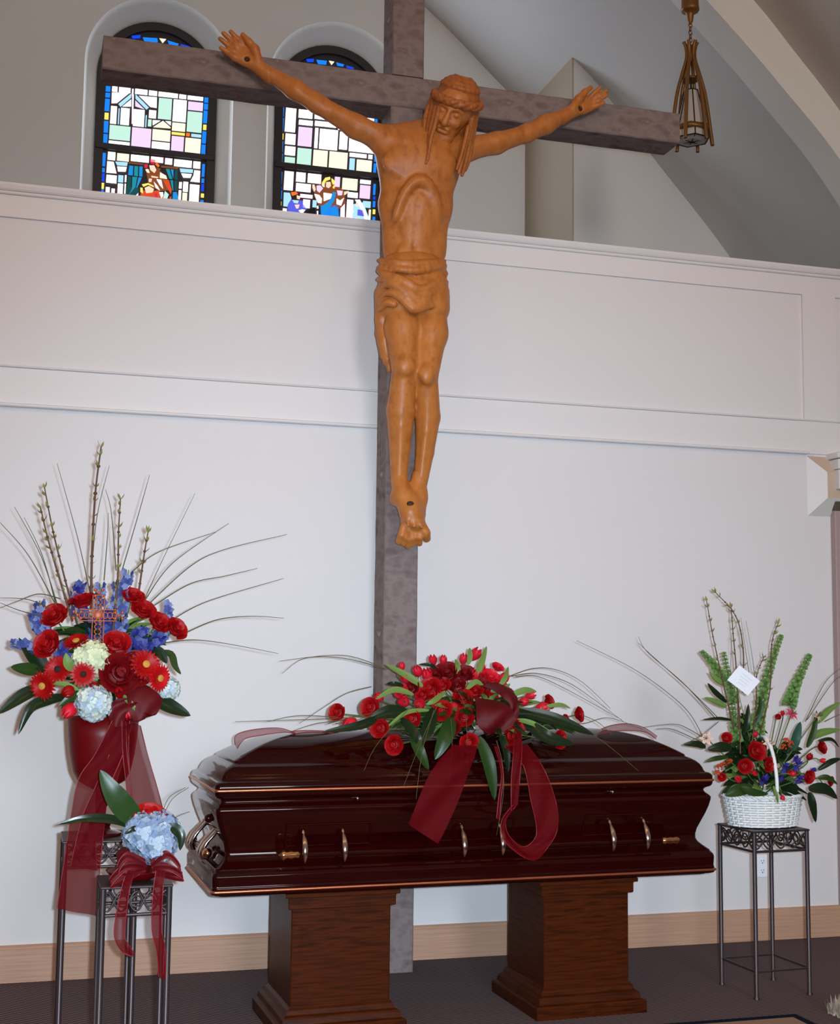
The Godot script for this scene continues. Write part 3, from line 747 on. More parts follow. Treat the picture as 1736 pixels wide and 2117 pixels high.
func crown_panes(r: Node3D, O: Vector2, s: float, list: Array) -> void:
	for q in list: pane(r, q[1], q[0], O, s)

# ---------------------------------------------------------------- crucifix
func build_cross() -> void:
	var t := thing("wooden_cross", "tall weathered grey timber cross standing against the white screen wall", "cross", Vector3(1.677, 0, 0.147))
	var n := FastNoiseLite.new()
	n.seed = 4; n.frequency = 3.0
	var hewn := func(a: Vector3, b: Vector3, side: float, deep: float, along: int) -> ArrayMesh:
		# a beam with slightly uneven hewn faces and softened arrises
		var m := MB.new()
		var rings := []
		var steps := 64
		for i in steps + 1:
			var p := a.lerp(b, float(i) / steps)
			var r := PackedVector3Array()
			var bev := 0.006
			for w in [[side / 2 - bev, deep / 2], [side / 2, deep / 2 - bev], [side / 2, -deep / 2 + bev], [side / 2 - bev, -deep / 2], [-side / 2 + bev, -deep / 2], [-side / 2, -deep / 2 + bev], [-side / 2, deep / 2 - bev], [-side / 2 + bev, deep / 2]]:
				var k := 1.0 + 0.022 * n.get_noise_3d(p.x * 2.0 + float(w[0]) * 9.0, p.y * 2.0, float(w[1]) * 9.0)
				var q := Vector3(float(w[0]) * k, 0, float(w[1]) * k) if along == 1 else Vector3(0, float(w[0]) * k, float(w[1]) * k)
				r.append(p + q)
			rings.append(r)
		m.loft(rings, true, true, 0)
		return m.mesh()
	var zc := 0.147
	obj("post", hewn.call(Vector3(1.6755, 0, zc), Vector3(1.677, 4.151, zc), 0.166, 0.186, 1), M.timber, t)
	obj("post_head", hewn.call(Vector3(1.679, 4.318, zc), Vector3(1.68, 5.6, zc), 0.163, 0.186, 1), M.timber, t)
	obj("crossbeam", hewn.call(Vector3(0.207, 4.233, zc), Vector3(3.166, 4.236, zc), 0.162, 0.188, 0), M.timber, t)

# a field of tapered capsules and ellipsoids, meshed with surface nets
var fa := PackedVector3Array()
var fb := PackedVector3Array()
var fr := PackedFloat32Array()
var fs := PackedFloat32Array()
var fk := PackedFloat32Array()
var ft := PackedInt32Array()            # 0 capsule, 1 ellipsoid; +2 when it is carved away
var fm: Array[Basis] = []
func f_clear() -> void:
	fa.clear(); fb.clear(); fr.clear(); fs.clear(); fk.clear(); ft.clear(); fm.clear()
func cap(a: Vector3, b: Vector3, r0: float, r1: float, k := 0.02, cut := false) -> void:
	fa.append(a); fb.append(b); fr.append(r0); fs.append(r1); fk.append(k); ft.append(2 if cut else 0); fm.append(Basis.IDENTITY)
func ell(c: Vector3, r: Vector3, k := 0.02, b := Basis.IDENTITY, cut := false) -> void:
	fa.append(c); fb.append(r); fr.append(maxf(r.x, maxf(r.y, r.z))); fs.append(minf(r.x, minf(r.y, r.z))); fk.append(k); ft.append(3 if cut else 1); fm.append(b.inverse())
func chain(p: Array, r: Array, k := 0.02, cut := false) -> void:
	for i in p.size() - 1: cap(p[i], p[i + 1], r[i], r[i + 1], k, cut)
func f_mesh(cell: float) -> ArrayMesh:
	var lo := Vector3(1e9, 1e9, 1e9); var hi := -lo
	for i in fa.size():
		if ft[i] & 2: continue
		var r := maxf(fr[i], fs[i]) + cell * 3.0
		for q in ([fa[i]] if ft[i] & 1 else [fa[i], fb[i]]):
			lo = lo.min(q - Vector3(r, r, r)); hi = hi.max(q + Vector3(r, r, r))
	const B := 8
	var nb := Vector3i(((hi - lo) / (cell * B)).ceil())
	var nx := nb.x * B + 1; var ny := nb.y * B + 1; var nz := nb.z * B + 1
	var field := PackedFloat32Array()
	field.resize(nx * ny * nz); field.fill(1.0)
	var half := cell * B * 0.87
	var live := []
	for bz in nb.z:
		for by in nb.y:
			for bx in nb.x:
				var c := lo + Vector3(bx + 0.5, by + 0.5, bz + 0.5) * cell * B
				var near := PackedInt32Array()
				var best := 1e9
				for i in fa.size():
					var d: float
					if ft[i] & 1:
						d = (c - fa[i]).length() - fr[i]
					else:
						var ba := fb[i] - fa[i]
						var h := clampf((c - fa[i]).dot(ba) / maxf(ba.length_squared(), 1e-9), 0.0, 1.0)
						d = (c - fa[i] - ba * h).length() - maxf(fr[i], fs[i])
					if d < half + fk[i] + cell * 2.0:
						near.append(i)
						if not (ft[i] & 2): best = minf(best, d)
				if best > half + cell * 2.0: continue
				live.append(Vector3i(bx, by, bz))
				for z in B + 1:
					for y in B + 1:
						for x in B + 1:
							var ix := ((bz * B + z) * ny + by * B + y) * nx + bx * B + x
							var p := lo + Vector3(bx * B + x, by * B + y, bz * B + z) * cell
							var v := 1.0
							for i in near:
								var d: float
								if ft[i] & 1:
									var q := fm[i] * (p - fa[i])
									var u := q / fb[i]
									var k0 := u.length()
									var k1 := (u / fb[i]).length()
									d = k0 * (k0 - 1.0) / k1 if k1 > 1e-9 else -fs[i]
								else:
									var ba := fb[i] - fa[i]
									var pa := p - fa[i]
									var h := clampf(pa.dot(ba) / maxf(ba.length_squared(), 1e-9), 0.0, 1.0)
									d = (pa - ba * h).length() - lerpf(fr[i], fs[i], h)
								var k := fk[i]
								if ft[i] & 2:
									d = -d
									var e := maxf(k - absf(v - d), 0.0) / k
									v = maxf(v, d) + e * e * k * 0.25
								else:
									var e := maxf(k - absf(v - d), 0.0) / k
									v = minf(v, d) - e * e * k * 0.25
							field[ix] = v
	var cell_id := {}
	var verts := PackedVector3Array()
	var norms := PackedVector3Array()
	var idx := PackedInt32Array()
	var off := [0, 1, nx, nx + 1, nx * ny, nx * ny + 1, nx * ny + nx, nx * ny + nx + 1]
	for b in live:
		for z in B:
			for y in B:
				for x in B:
					var gx: int = b.x * B + x; var gy: int = b.y * B + y; var gz: int = b.z * B + z
					var base := (gz * ny + gy) * nx + gx
					var f0 := field[base]; var f1 := field[base + 1]; var f2 := field[base + nx]; var f3 := field[base + nx + 1]
					var f4 := field[base + off[4]]; var f5 := field[base + off[5]]; var f6 := field[base + off[6]]; var f7 := field[base + off[7]]
					var neg := int(f0 < 0) + int(f1 < 0) + int(f2 < 0) + int(f3 < 0) + int(f4 < 0) + int(f5 < 0) + int(f6 < 0) + int(f7 < 0)
					if neg == 0 or neg == 8: continue
					var f := [f0, f1, f2, f3, f4, f5, f6, f7]
					var s := Vector3.ZERO; var n := 0
					for e in EDGES:
						var a: float = f[e[0]]; var c: float = f[e[1]]
						if (a < 0.0) != (c < 0.0):
							s += CORNER[e[0]].lerp(CORNER[e[1]], a / (a - c)); n += 1
					cell_id[base] = verts.size()
					verts.append(lo + (Vector3(gx, gy, gz) + s / n) * cell)
					norms.append(Vector3(f1 + f3 + f5 + f7 - f0 - f2 - f4 - f6, f2 + f3 + f6 + f7 - f0 - f1 - f4 - f5, f4 + f5 + f6 + f7 - f0 - f1 - f2 - f3).normalized())
	for base in cell_id:
		var f0 := field[base]
		for k in 3:
			var step: int = [1, nx, nx * ny][k]
			var f1 := field[base + step]
			if (f0 < 0.0) == (f1 < 0.0): continue
			var u: int = [nx, nx * ny, 1][k]; var w: int = [nx * ny, 1, nx][k]
			var i0 = cell_id.get(base); var i1 = cell_id.get(base - u); var i2 = cell_id.get(base - u - w); var i3 = cell_id.get(base - w)
			if i1 == null or i2 == null or i3 == null: continue
			if f0 < 0.0: idx.append_array(PackedInt32Array([i0, i2, i1, i0, i3, i2]))
			else: idx.append_array(PackedInt32Array([i0, i1, i2, i0, i2, i3]))
	# one pass of smoothing of the normals, then hand over
	var acc := PackedVector3Array(); acc.resize(verts.size())
	for i in range(0, idx.size(), 3):
		var a := idx[i]; var b := idx[i + 1]; var c := idx[i + 2]
		var q := norms[a] + norms[b] + norms[c]
		acc[a] += q; acc[b] += q; acc[c] += q
	for i in acc.size(): acc[i] = acc[i].normalized()
	var arr := []
	arr.resize(Mesh.ARRAY_MAX)
	arr[Mesh.ARRAY_VERTEX] = verts; arr[Mesh.ARRAY_NORMAL] = acc; arr[Mesh.ARRAY_INDEX] = idx
	var am := ArrayMesh.new()
	am.add_surface_from_arrays(Mesh.PRIMITIVE_TRIANGLES, arr)
	return am
const EDGES := [[0, 1], [2, 3], [4, 5], [6, 7], [0, 2], [1, 3], [4, 6], [5, 7], [0, 4], [1, 5], [2, 6], [3, 7]]
const CORNER := [Vector3(0, 0, 0), Vector3(1, 0, 0), Vector3(0, 1, 0), Vector3(1, 1, 0), Vector3(0, 0, 1), Vector3(1, 0, 1), Vector3(0, 1, 1), Vector3(1, 1, 1)]

# chest surface: how far forward the trunk is at a height and side
func trunk_z(px: float, py: float) -> float:
	var rows := [[270, 868, 96, 0.09], [345, 862, 84, 0.125], [430, 859, 66, 0.118], [505, 857, 58, 0.095], [580, 853, 66, 0.11]]
	for i in rows.size() - 1:
		if py <= rows[i + 1][0]:
			var t := clampf((py - rows[i][0]) / (rows[i + 1][0] - rows[i][0]), 0.0, 1.0)
			var c := lerpf(rows[i][1], rows[i + 1][1], t); var w := lerpf(rows[i][2], rows[i + 1][2], t); var d := lerpf(rows[i][3], rows[i + 1][3], t)
			return 0.385 + d * sqrt(maxf(0.0, 1.0 - pow((px - c) / w, 2.0)))
	return 0.45
func skin(px: float, py: float, sink := 0.004) -> Vector3:
	return pt(px, py, trunk_z(px, py) - sink)

func build_figure() -> void:
	var t := thing("carved_figure", "carved brown wooden figure with outstretched arms and bowed head, hanging on the timber cross", "statue", Vector3(1.68, 2.0, 0.4))
	f_clear()
	# trunk
	ell(pt(866, 335, 0.385), Vector3(0.192, 0.17, 0.118), 0.05)
	ell(pt(860, 425, 0.385), Vector3(0.158, 0.17, 0.112), 0.05)
	ell(pt(857, 505, 0.375), Vector3(0.138, 0.13, 0.09), 0.05)
	ell(pt(853, 580, 0.375), Vector3(0.158, 0.12, 0.105), 0.05)
	# shoulders, neck
	chain([pt(880, 300, 0.37), pt(790, 287, 0.385)], [0.075, 0.058], 0.05)
	chain([pt(880, 300, 0.37), pt(962, 306, 0.385)], [0.075, 0.062], 0.05)
	chain([pt(884, 305, 0.385), pt(925, 240, 0.42)], [0.062, 0.056], 0.03)
	chain([pt(890, 262, 0.36), pt(812, 282, 0.37)], [0.045, 0.05], 0.04)
	# breast muscles and the rib arch
	ell(pt(826, 338, 0.462), Vector3(0.085, 0.058, 0.022), 0.05)
	ell(pt(906, 343, 0.462), Vector3(0.082, 0.058, 0.022), 0.05)
	cap(pt(801, 300, 0.375), pt(811, 425, 0.375), 0.05, 0.045, 0.06)
	cap(pt(932, 315, 0.375), pt(908, 430, 0.375), 0.05, 0.045, 0.06)
	for s in [-1.0, 1.0]:
		var arch := []
		for q in [[0, 372], [16, 380], [32, 402], [42, 432], [47, 455]]:
			arch.append(skin(868 + s * q[0] * (1.0 if s < 0 else 0.92) - (q[1] - 372) * 0.06, q[1], 0.009 + (0.006 if s < 0.0 else 0.0) * (q[1] - 372) / 80.0))
		chain(smooth(arch, 3), [0.009, 0.009, 0.009, 0.009, 0.0085, 0.008, 0.007, 0.006, 0.005, 0.004, 0.003, 0.002, 0.001], 0.035)
	# collarbones, breastbone groove, belly
	chain([skin(872, 305, 0.014), skin(835, 292, 0.016), skin(806, 286, 0.018)], [0.010, 0.011, 0.008], 0.03)
	chain([skin(890, 306, 0.014), skin(920, 300, 0.016), skin(945, 300, 0.018)], [0.010, 0.011, 0.008], 0.03)
	cap(pt(806, 425, 0.375), pt(814, 525, 0.37), 0.045, 0.045, 0.05)
	cap(pt(908, 425, 0.375), pt(900, 525, 0.37), 0.045, 0.045, 0.05)
	ell(pt(860, 470, 0.455), Vector3(0.072, 0.085, 0.022), 0.03)
	ell(pt(856, 525, 0.448), Vector3(0.08, 0.05, 0.02), 0.03)
	chain([skin(868, 395, -0.004), skin(862, 440, -0.006), skin(858, 512, -0.006)], [0.007, 0.008, 0.008], 0.025, true)
	ell(skin(857, 506, 0.0), Vector3(0.010, 0.012, 0.012), 0.012, Basis.IDENTITY, true)
	# arms, viewer's left then right
	var ls := pt(793, 290, 0.385); var le := pt(655, 214, 0.36); var lw := pt(539, 142, 0.315)
	chain([ls, pt(735, 262, 0.38), le], [0.062, 0.053, 0.043], 0.03)
	chain([le, pt(610, 185, 0.345), lw], [0.044, 0.046, 0.029], 0.025)
	chain([pt(770, 268, 0.41), pt(700, 236, 0.39)], [0.026, 0.022], 0.03)
	chain([pt(668, 228, 0.385), pt(612, 190, 0.372)], [0.022, 0.018], 0.025)
	var rs := pt(962, 308, 0.385); var re := pt(1088, 276, 0.36); var rw := pt(1176, 234, 0.315)
	chain([rs, pt(1025, 296, 0.38), re], [0.06, 0.05, 0.042], 0.03)
	chain([re, pt(1128, 257, 0.345), rw], [0.044, 0.046, 0.030], 0.025)
	chain([pt(990, 298, 0.41), pt(1060, 284, 0.395)], [0.024, 0.02], 0.03)
	# legs
	var lk := pt(836, 757, 0.475); var la := pt(824, 1003, 0.345)
	chain([pt(826, 600, 0.385), pt(830, 680, 0.425), lk], [0.088, 0.082, 0.062], 0.03)
	chain([lk, pt(828, 850, 0.40), pt(826, 925, 0.365), la], [0.056, 0.068, 0.050, 0.037], 0.008)
	ell(pt(838, 756, 0.522), Vector3(0.034, 0.042, 0.02), 0.025)
	chain([pt(834, 790, 0.475), pt(829, 880, 0.43), pt(825, 990, 0.372)], [0.020, 0.018, 0.012], 0.014)
	var rk := pt(881, 774, 0.475); var ra := pt(868, 1003, 0.355)
	chain([pt(888, 600, 0.385), pt(890, 690, 0.425), rk], [0.086, 0.078, 0.058], 0.03)
	chain([rk, pt(884, 862, 0.40), pt(878, 935, 0.37), ra], [0.053, 0.060, 0.044, 0.034], 0.008)
	ell(pt(882, 776, 0.522), Vector3(0.032, 0.042, 0.02), 0.025)
	chain([pt(885, 805, 0.475), pt(881, 890, 0.43), pt(870, 985, 0.382)], [0.019, 0.016, 0.011], 0.014)
	# feet, one laid over the other, toes hanging
	var body := obj("body", f_mesh(0.0075), M.carved, t)
	body.set_meta("label", "carved body with arms spread and legs together")
	f_clear()
	chain([pt(866, 985, 0.36), pt(862, 1030, 0.36), pt(848, 1075, 0.37), pt(840, 1094, 0.375)], [0.036, 0.044, 0.042, 0.032], 0.02)
	ell(pt(817, 1032, 0.35), Vector3(0.028, 0.034, 0.03), 0.03)
	chain([pt(824, 985, 0.35), pt(832, 1025, 0.385), pt(848, 1060, 0.425), pt(857, 1080, 0.432)], [0.038, 0.046, 0.046, 0.038], 0.025)
	cap(pt(862, 1075, 0.425), pt(876, 1098, 0.425), 0.028, 0.024, 0.02)
	cap(pt(848, 1040, 0.395), pt(853, 1074, 0.41), 0.046, 0.044, 0.03)
	cap(pt(864, 1020, 0.37), pt(864, 1062, 0.39), 0.036, 0.034, 0.03)
	for q in [[834, 1090, 825, 1119, 0.0185], [840, 1094, 835, 1125, 0.0135], [845, 1096, 843, 1130, 0.0125], [851, 1096, 851, 1126, 0.0125], [858, 1096, 859, 1122, 0.0125], [865, 1096, 868, 1124, 0.013], [874, 1090, 882, 1113, 0.0205]]:
		var a := pt(q[0], q[1], 0.425); var c := pt(q[2], q[3], 0.40)
		chain([a, a.lerp(c, 0.55) + Vector3(0, 0, 0.012), c], [q[4] * 0.95, q[4], q[4] * 0.92], 0.009)
	for q in [[840, 1044, 844, 1086], [848, 1050, 856, 1088], [855, 1052, 872, 1090]]:
		chain([pt(q[0], q[1], 0.434), pt(q[2], q[3], 0.468)], [0.006, 0.007], 0.012)
	var ft_ := obj("feet", f_mesh(0.004), M.carved, t)
	ft_.set_meta("label", "crossed carved feet")
	# hands
	for side in 2:
		f_clear()
		var wr: Vector3; var kn: Array; var tips: Array; var th: Array
		if side == 0:
			wr = lw
			kn = [[505, 98], [496, 103], [488, 110], [484, 119]]
			tips = [[477, 66], [462, 69], [455, 80], [457, 99]]
			th = [[533, 124], [527, 102], [514, 86], [502, 72]]
		else:
			wr = rw
			kn = [[1216, 204], [1221, 210], [1222, 217], [1219, 224]]
			tips = [[1240, 182], [1253, 188], [1252, 198], [1247, 213]]
			th = [[1183, 224], [1196, 205], [1208, 191], [1221, 181]]
		cap(wr + (wr - pt(505, 112, 0.31) if side == 0 else wr - pt(1205, 216, 0.31)) * 0.6, wr, 0.033, 0.029, 0.02)
		var arm := le if side == 0 else re
		cap(wr.lerp(arm, 0.12), wr, 0.033, 0.029, 0.02)
		for i in 4:
			var k := pt(kn[i][0], kn[i][1], 0.302)
			cap(wr.lerp(k, 0.15), k, 0.021, 0.0165, 0.018)
			var tip := pt(tips[i][0], tips[i][1], 0.325)
			var mid := k.lerp(tip, 0.5) + Vector3(0, 0, 0.004)
			chain([k, mid, tip], [0.0155, 0.0135, 0.0105], 0.006)
		var c := Vector3.ZERO
		for i in 4: c += pt(kn[i][0], kn[i][1], 0.302)
		ell(wr.lerp(c / 4.0, 0.62), Vector3(0.036, 0.036, 0.018), 0.02)
		var tp := []
		for q in th: tp.append(pt(q[0], q[1], 0.33))
		chain(tp, [0.022, 0.021, 0.0155, 0.0115], 0.012)
		var palm := pt(512, 121, 0.0) if side == 0 else pt(1200, 224, 0.0)
		var pc := pt(511, 121, 0.335) if side == 0 else pt(1200, 224, 0.335)
		ell(pc, Vector3(0.014, 0.013, 0.02), 0.006, Basis.IDENTITY, true)
		var h := obj("hand", f_mesh(0.0035), M.carved, t)
		h.set_meta("label", "open carved hand on the left end of the beam" if side == 0 else "open carved hand on the right end of the beam")
		var w := MB.new()
		w.ball(pc - Vector3(0, 0, 0.012), Vector3(0.013, 0.012, 0.008))
		obj("nail_wound", w.mesh(), M.wound, t)
	var nw := MB.new()
	nw.ball(pt(848, 1043, 0.456), Vector3(0.019, 0.016, 0.014))
	obj("nail_wound", nw.mesh(), M.wound, t)
	build_head(t)
	build_loincloth(t)

func build_head(t: Node3D) -> void:
	var c := pt(934, 232, 0.47)
	var F := Vector3(-0.42, -0.44, 0.80).normalized()
	var U := Vector3(0.40, 0.92, 0.0)
	U = (U - F * U.dot(F)).normalized()
	var R := U.cross(F).normalized()                        # towards the viewer's right
	var b := Basis(R, U, F)
	var at := func(x: float, y: float, z: float) -> Vector3: return c + b * Vector3(x, y, z)
	f_clear()
	ell(at.call(0, 0.035, -0.015), Vector3(0.098, 0.118, 0.115), 0.03, b)            # skull
	ell(at.call(0, -0.045, 0.022), Vector3(0.070, 0.088, 0.078), 0.03, b)            # face
	cap(at.call(-0.03, -0.115, 0.062), at.call(0.03, -0.115, 0.062), 0.028, 0.028, 0.03)   # chin
	ell(at.call(0, -0.138, 0.060), Vector3(0.034, 0.030, 0.030), 0.02, b)            # beard
	cap(at.call(0, 0.022, 0.098), at.call(0, -0.045, 0.122), 0.010, 0.016, 0.012)    # nose
	cap(at.call(-0.016, -0.046, 0.104), at.call(0.016, -0.046, 0.104), 0.010, 0.010, 0.010)
	for s in [-1.0, 1.0]:
		ell(at.call(s * 0.034, 0.004, 0.108), Vector3(0.022, 0.014, 0.02), 0.012, b, true)   # socket
		ell(at.call(s * 0.034, 0.002, 0.085), Vector3(0.017, 0.0125, 0.012), 0.004, b)       # closed lid
		chain([at.call(s * 0.012, 0.026, 0.098), at.call(s * 0.034, 0.032, 0.093), at.call(s * 0.058, 0.020, 0.075)], [0.008, 0.009, 0.006], 0.012)   # brow
		ell(at.call(s * 0.042, -0.036, 0.075), Vector3(0.022, 0.018, 0.018), 0.02, b)        # cheek
		chain([at.call(0, -0.066, 0.104), at.call(s * 0.022, -0.072, 0.098), at.call(s * 0.034, -0.092, 0.084)], [0.008, 0.009, 0.006], 0.008)        # moustache
	cap(at.call(-0.018, -0.088, 0.096), at.call(0.018, -0.088, 0.096), 0.0085, 0.0085, 0.006)   # lower lip
	cap(at.call(-0.022, -0.079, 0.107), at.call(0.022, -0.079, 0.107), 0.004, 0.004, 0.004, true)
	cap(at.call(0, -0.10, -0.02), at.call(-0.03, -0.20, -0.06), 0.055, 0.06, 0.03)
	var hd := obj("head", f_mesh(0.0035), M.carved, t)
	hd.set_meta("label", "bowed bearded head with closed eyes")
	# hair: cap and long locks that fall to the breast
	f_clear()
	ell(at.call(0, 0.055, -0.03), Vector3(0.108, 0.112, 0.115), 0.02, b)
	ell(at.call(0, -0.045, -0.055), Vector3(0.104, 0.12, 0.07), 0.03, b)
	rng.seed = 77
	for i in 0:
		var a := -1.6 + 3.2 * i / 16.0
		var p := []; var r := []
		for k in 5:
			var e := 1.35 - 0.9 * k / 4.0
			p.append(at.call(0.108 * sin(a) * cos(e) * 1.03, 0.055 + 0.112 * sin(e) * 1.02, -0.03 + 0.118 * cos(a) * cos(e)))
			r.append(0.007 + 0.003 * sin(PI * k / 4.0))
		chain(p, r, 0.014)
	for i in 4:                                               # hair wound back over the crown
		var p := []; var r := []
		for k in 13:
			var a := -1.7 + 3.4 * k / 12.0
			var e := 0.62 + 0.20 * i + 0.10 * sin(a)
			p.append(at.call(0.108 * sin(a) * cos(e), 0.055 + 0.112 * sin(e), -0.03 + 0.115 * cos(a) * cos(e)))
			r.append(0.011)
		chain(p, r, 0.010)
	for q in [
		[[898, 208], [888, 250], [880, 300], [876, 345], 0.46, 0.475, 0.016], [[904, 215], [893, 255], [886, 300], [880, 338], 0.49, 0.50, 0.015], [[908, 220], [900, 255], [890, 290], [884, 330], 0.515, 0.51, 0.012],
		[[893, 205], [880, 240], [875, 280], [874, 322], 0.43, 0.46, 0.014],
		[[980, 230], [974, 275], [966, 318], [955, 362], 0.46, 0.475, 0.016], [[976, 240], [966, 285], [956, 325], [948, 358], 0.49, 0.495, 0.015], [[984, 235], [976, 285], [970, 325], [961, 352], 0.43, 0.455, 0.016], [[968, 262], [960, 295], [952, 325], [944, 350], 0.515, 0.505, 0.011]]:
		var pp := []
		for k in 4: pp.append(pt(q[k][0], q[k][1], lerpf(q[4], q[5], k / 3.0)))
		var sp := smooth(pp, 4)
		var rr := []
		for k in sp.size(): rr.append(float(q[6]) * (1.0 - 0.45 * k / (sp.size() - 1.0)))
		chain(sp, rr, 0.006)
	var hair := obj("hair", f_mesh(0.004), M.carved_hair, t)
	hair.set_meta("label", "long carved hair falling in locks on both sides of the face")
	# twisted band round the brow
	f_clear()
	for s in 3:
		var p := []
		for i in 41:
			var a := TAU * i / 40.0
			var w := a * 5.0 + TAU * s / 3.0
			p.append(at.call(0.112 * sin(a) + 0.008 * cos(w) * sin(a), 0.062 + 0.010 * sin(w) + 0.014 * sin(a - 0.6), -0.018 + 0.122 * cos(a) + 0.008 * cos(w) * cos(a)))
		var r := []
		for i in 41: r.append(0.0125)
		chain(p, r, 0.004)
	var crown := obj("brow_band", f_mesh(0.0035), M.carved_hair, t)
	crown.set_meta("label", "twisted carved band round the brow")

func build_loincloth(t: Node3D) -> void:
	f_clear()
	ell(pt(853, 560, 0.383), Vector3(0.166, 0.10, 0.124), 0.04)
	ell(pt(852, 610, 0.395), Vector3(0.170, 0.115, 0.13), 0.04)
	chain([pt(826, 600, 0.395), pt(822, 632, 0.415)], [0.098, 0.094], 0.03)
	chain([pt(884, 600, 0.395), pt(890, 636, 0.415)], [0.098, 0.092], 0.03)
	var fold := func(p: Array, r: float, z: float) -> void:
		var q := []
		for k in p:
			var w := 72.0
			q.append(pt(k[0], k[1], 0.392 + z * sqrt(maxf(0.02, 1.0 - pow((k[0] - 852.0) / w, 2.0)))))
		var s := smooth(q, 4)
		var rr := []
		for k in s.size(): rr.append(r * (0.55 + 0.45 * sin(PI * k / (s.size() - 1.0))))
		chain(s, rr, 0.014)
	fold.call([[784, 538], [815, 543], [852, 546], [890, 544], [919, 540]], 0.016, 0.125)
	fold.call([[783, 552], [820, 556], [860, 560], [905, 552], [920, 550]], 0.014, 0.132)
	fold.call([[782, 560], [800, 568], [838, 582], [868, 600], [895, 588], [922, 566]], 0.017, 0.140)
	fold.call([[781, 578], [806, 578], [838, 598], [864, 618], [892, 604], [923, 584]], 0.016, 0.142)
	fold.call([[781, 600], [804, 588], [830, 600], [856, 632], [884, 622], [924, 602]], 0.016, 0.142)
	fold.call([[782, 622], [800, 606], [822, 612], [846, 634], [860, 640], [890, 632], [924, 616]], 0.014, 0.140)
	fold.call([[784, 640], [800, 626], [816, 630]], 0.014, 0.135)
	# hanging end at the hip
	chain([pt(788, 610, 0.40), pt(787, 660, 0.40), pt(791, 710, 0.39), pt(797, 748, 0.385)], [0.03, 0.024, 0.021, 0.014], 0.02)
	chain([pt(797, 640, 0.41), pt(796, 700, 0.405), pt(801, 742, 0.395), pt(804, 766, 0.39)], [0.024, 0.018, 0.017, 0.010], 0.012)
	chain([pt(783, 628, 0.36), pt(783, 690, 0.355), pt(789, 738, 0.35)], [0.02, 0.016, 0.01], 0.012)
	var o := obj("loincloth", f_mesh(0.0055), M.carved, t)
	o.set_meta("label", "carved loincloth in draped folds")

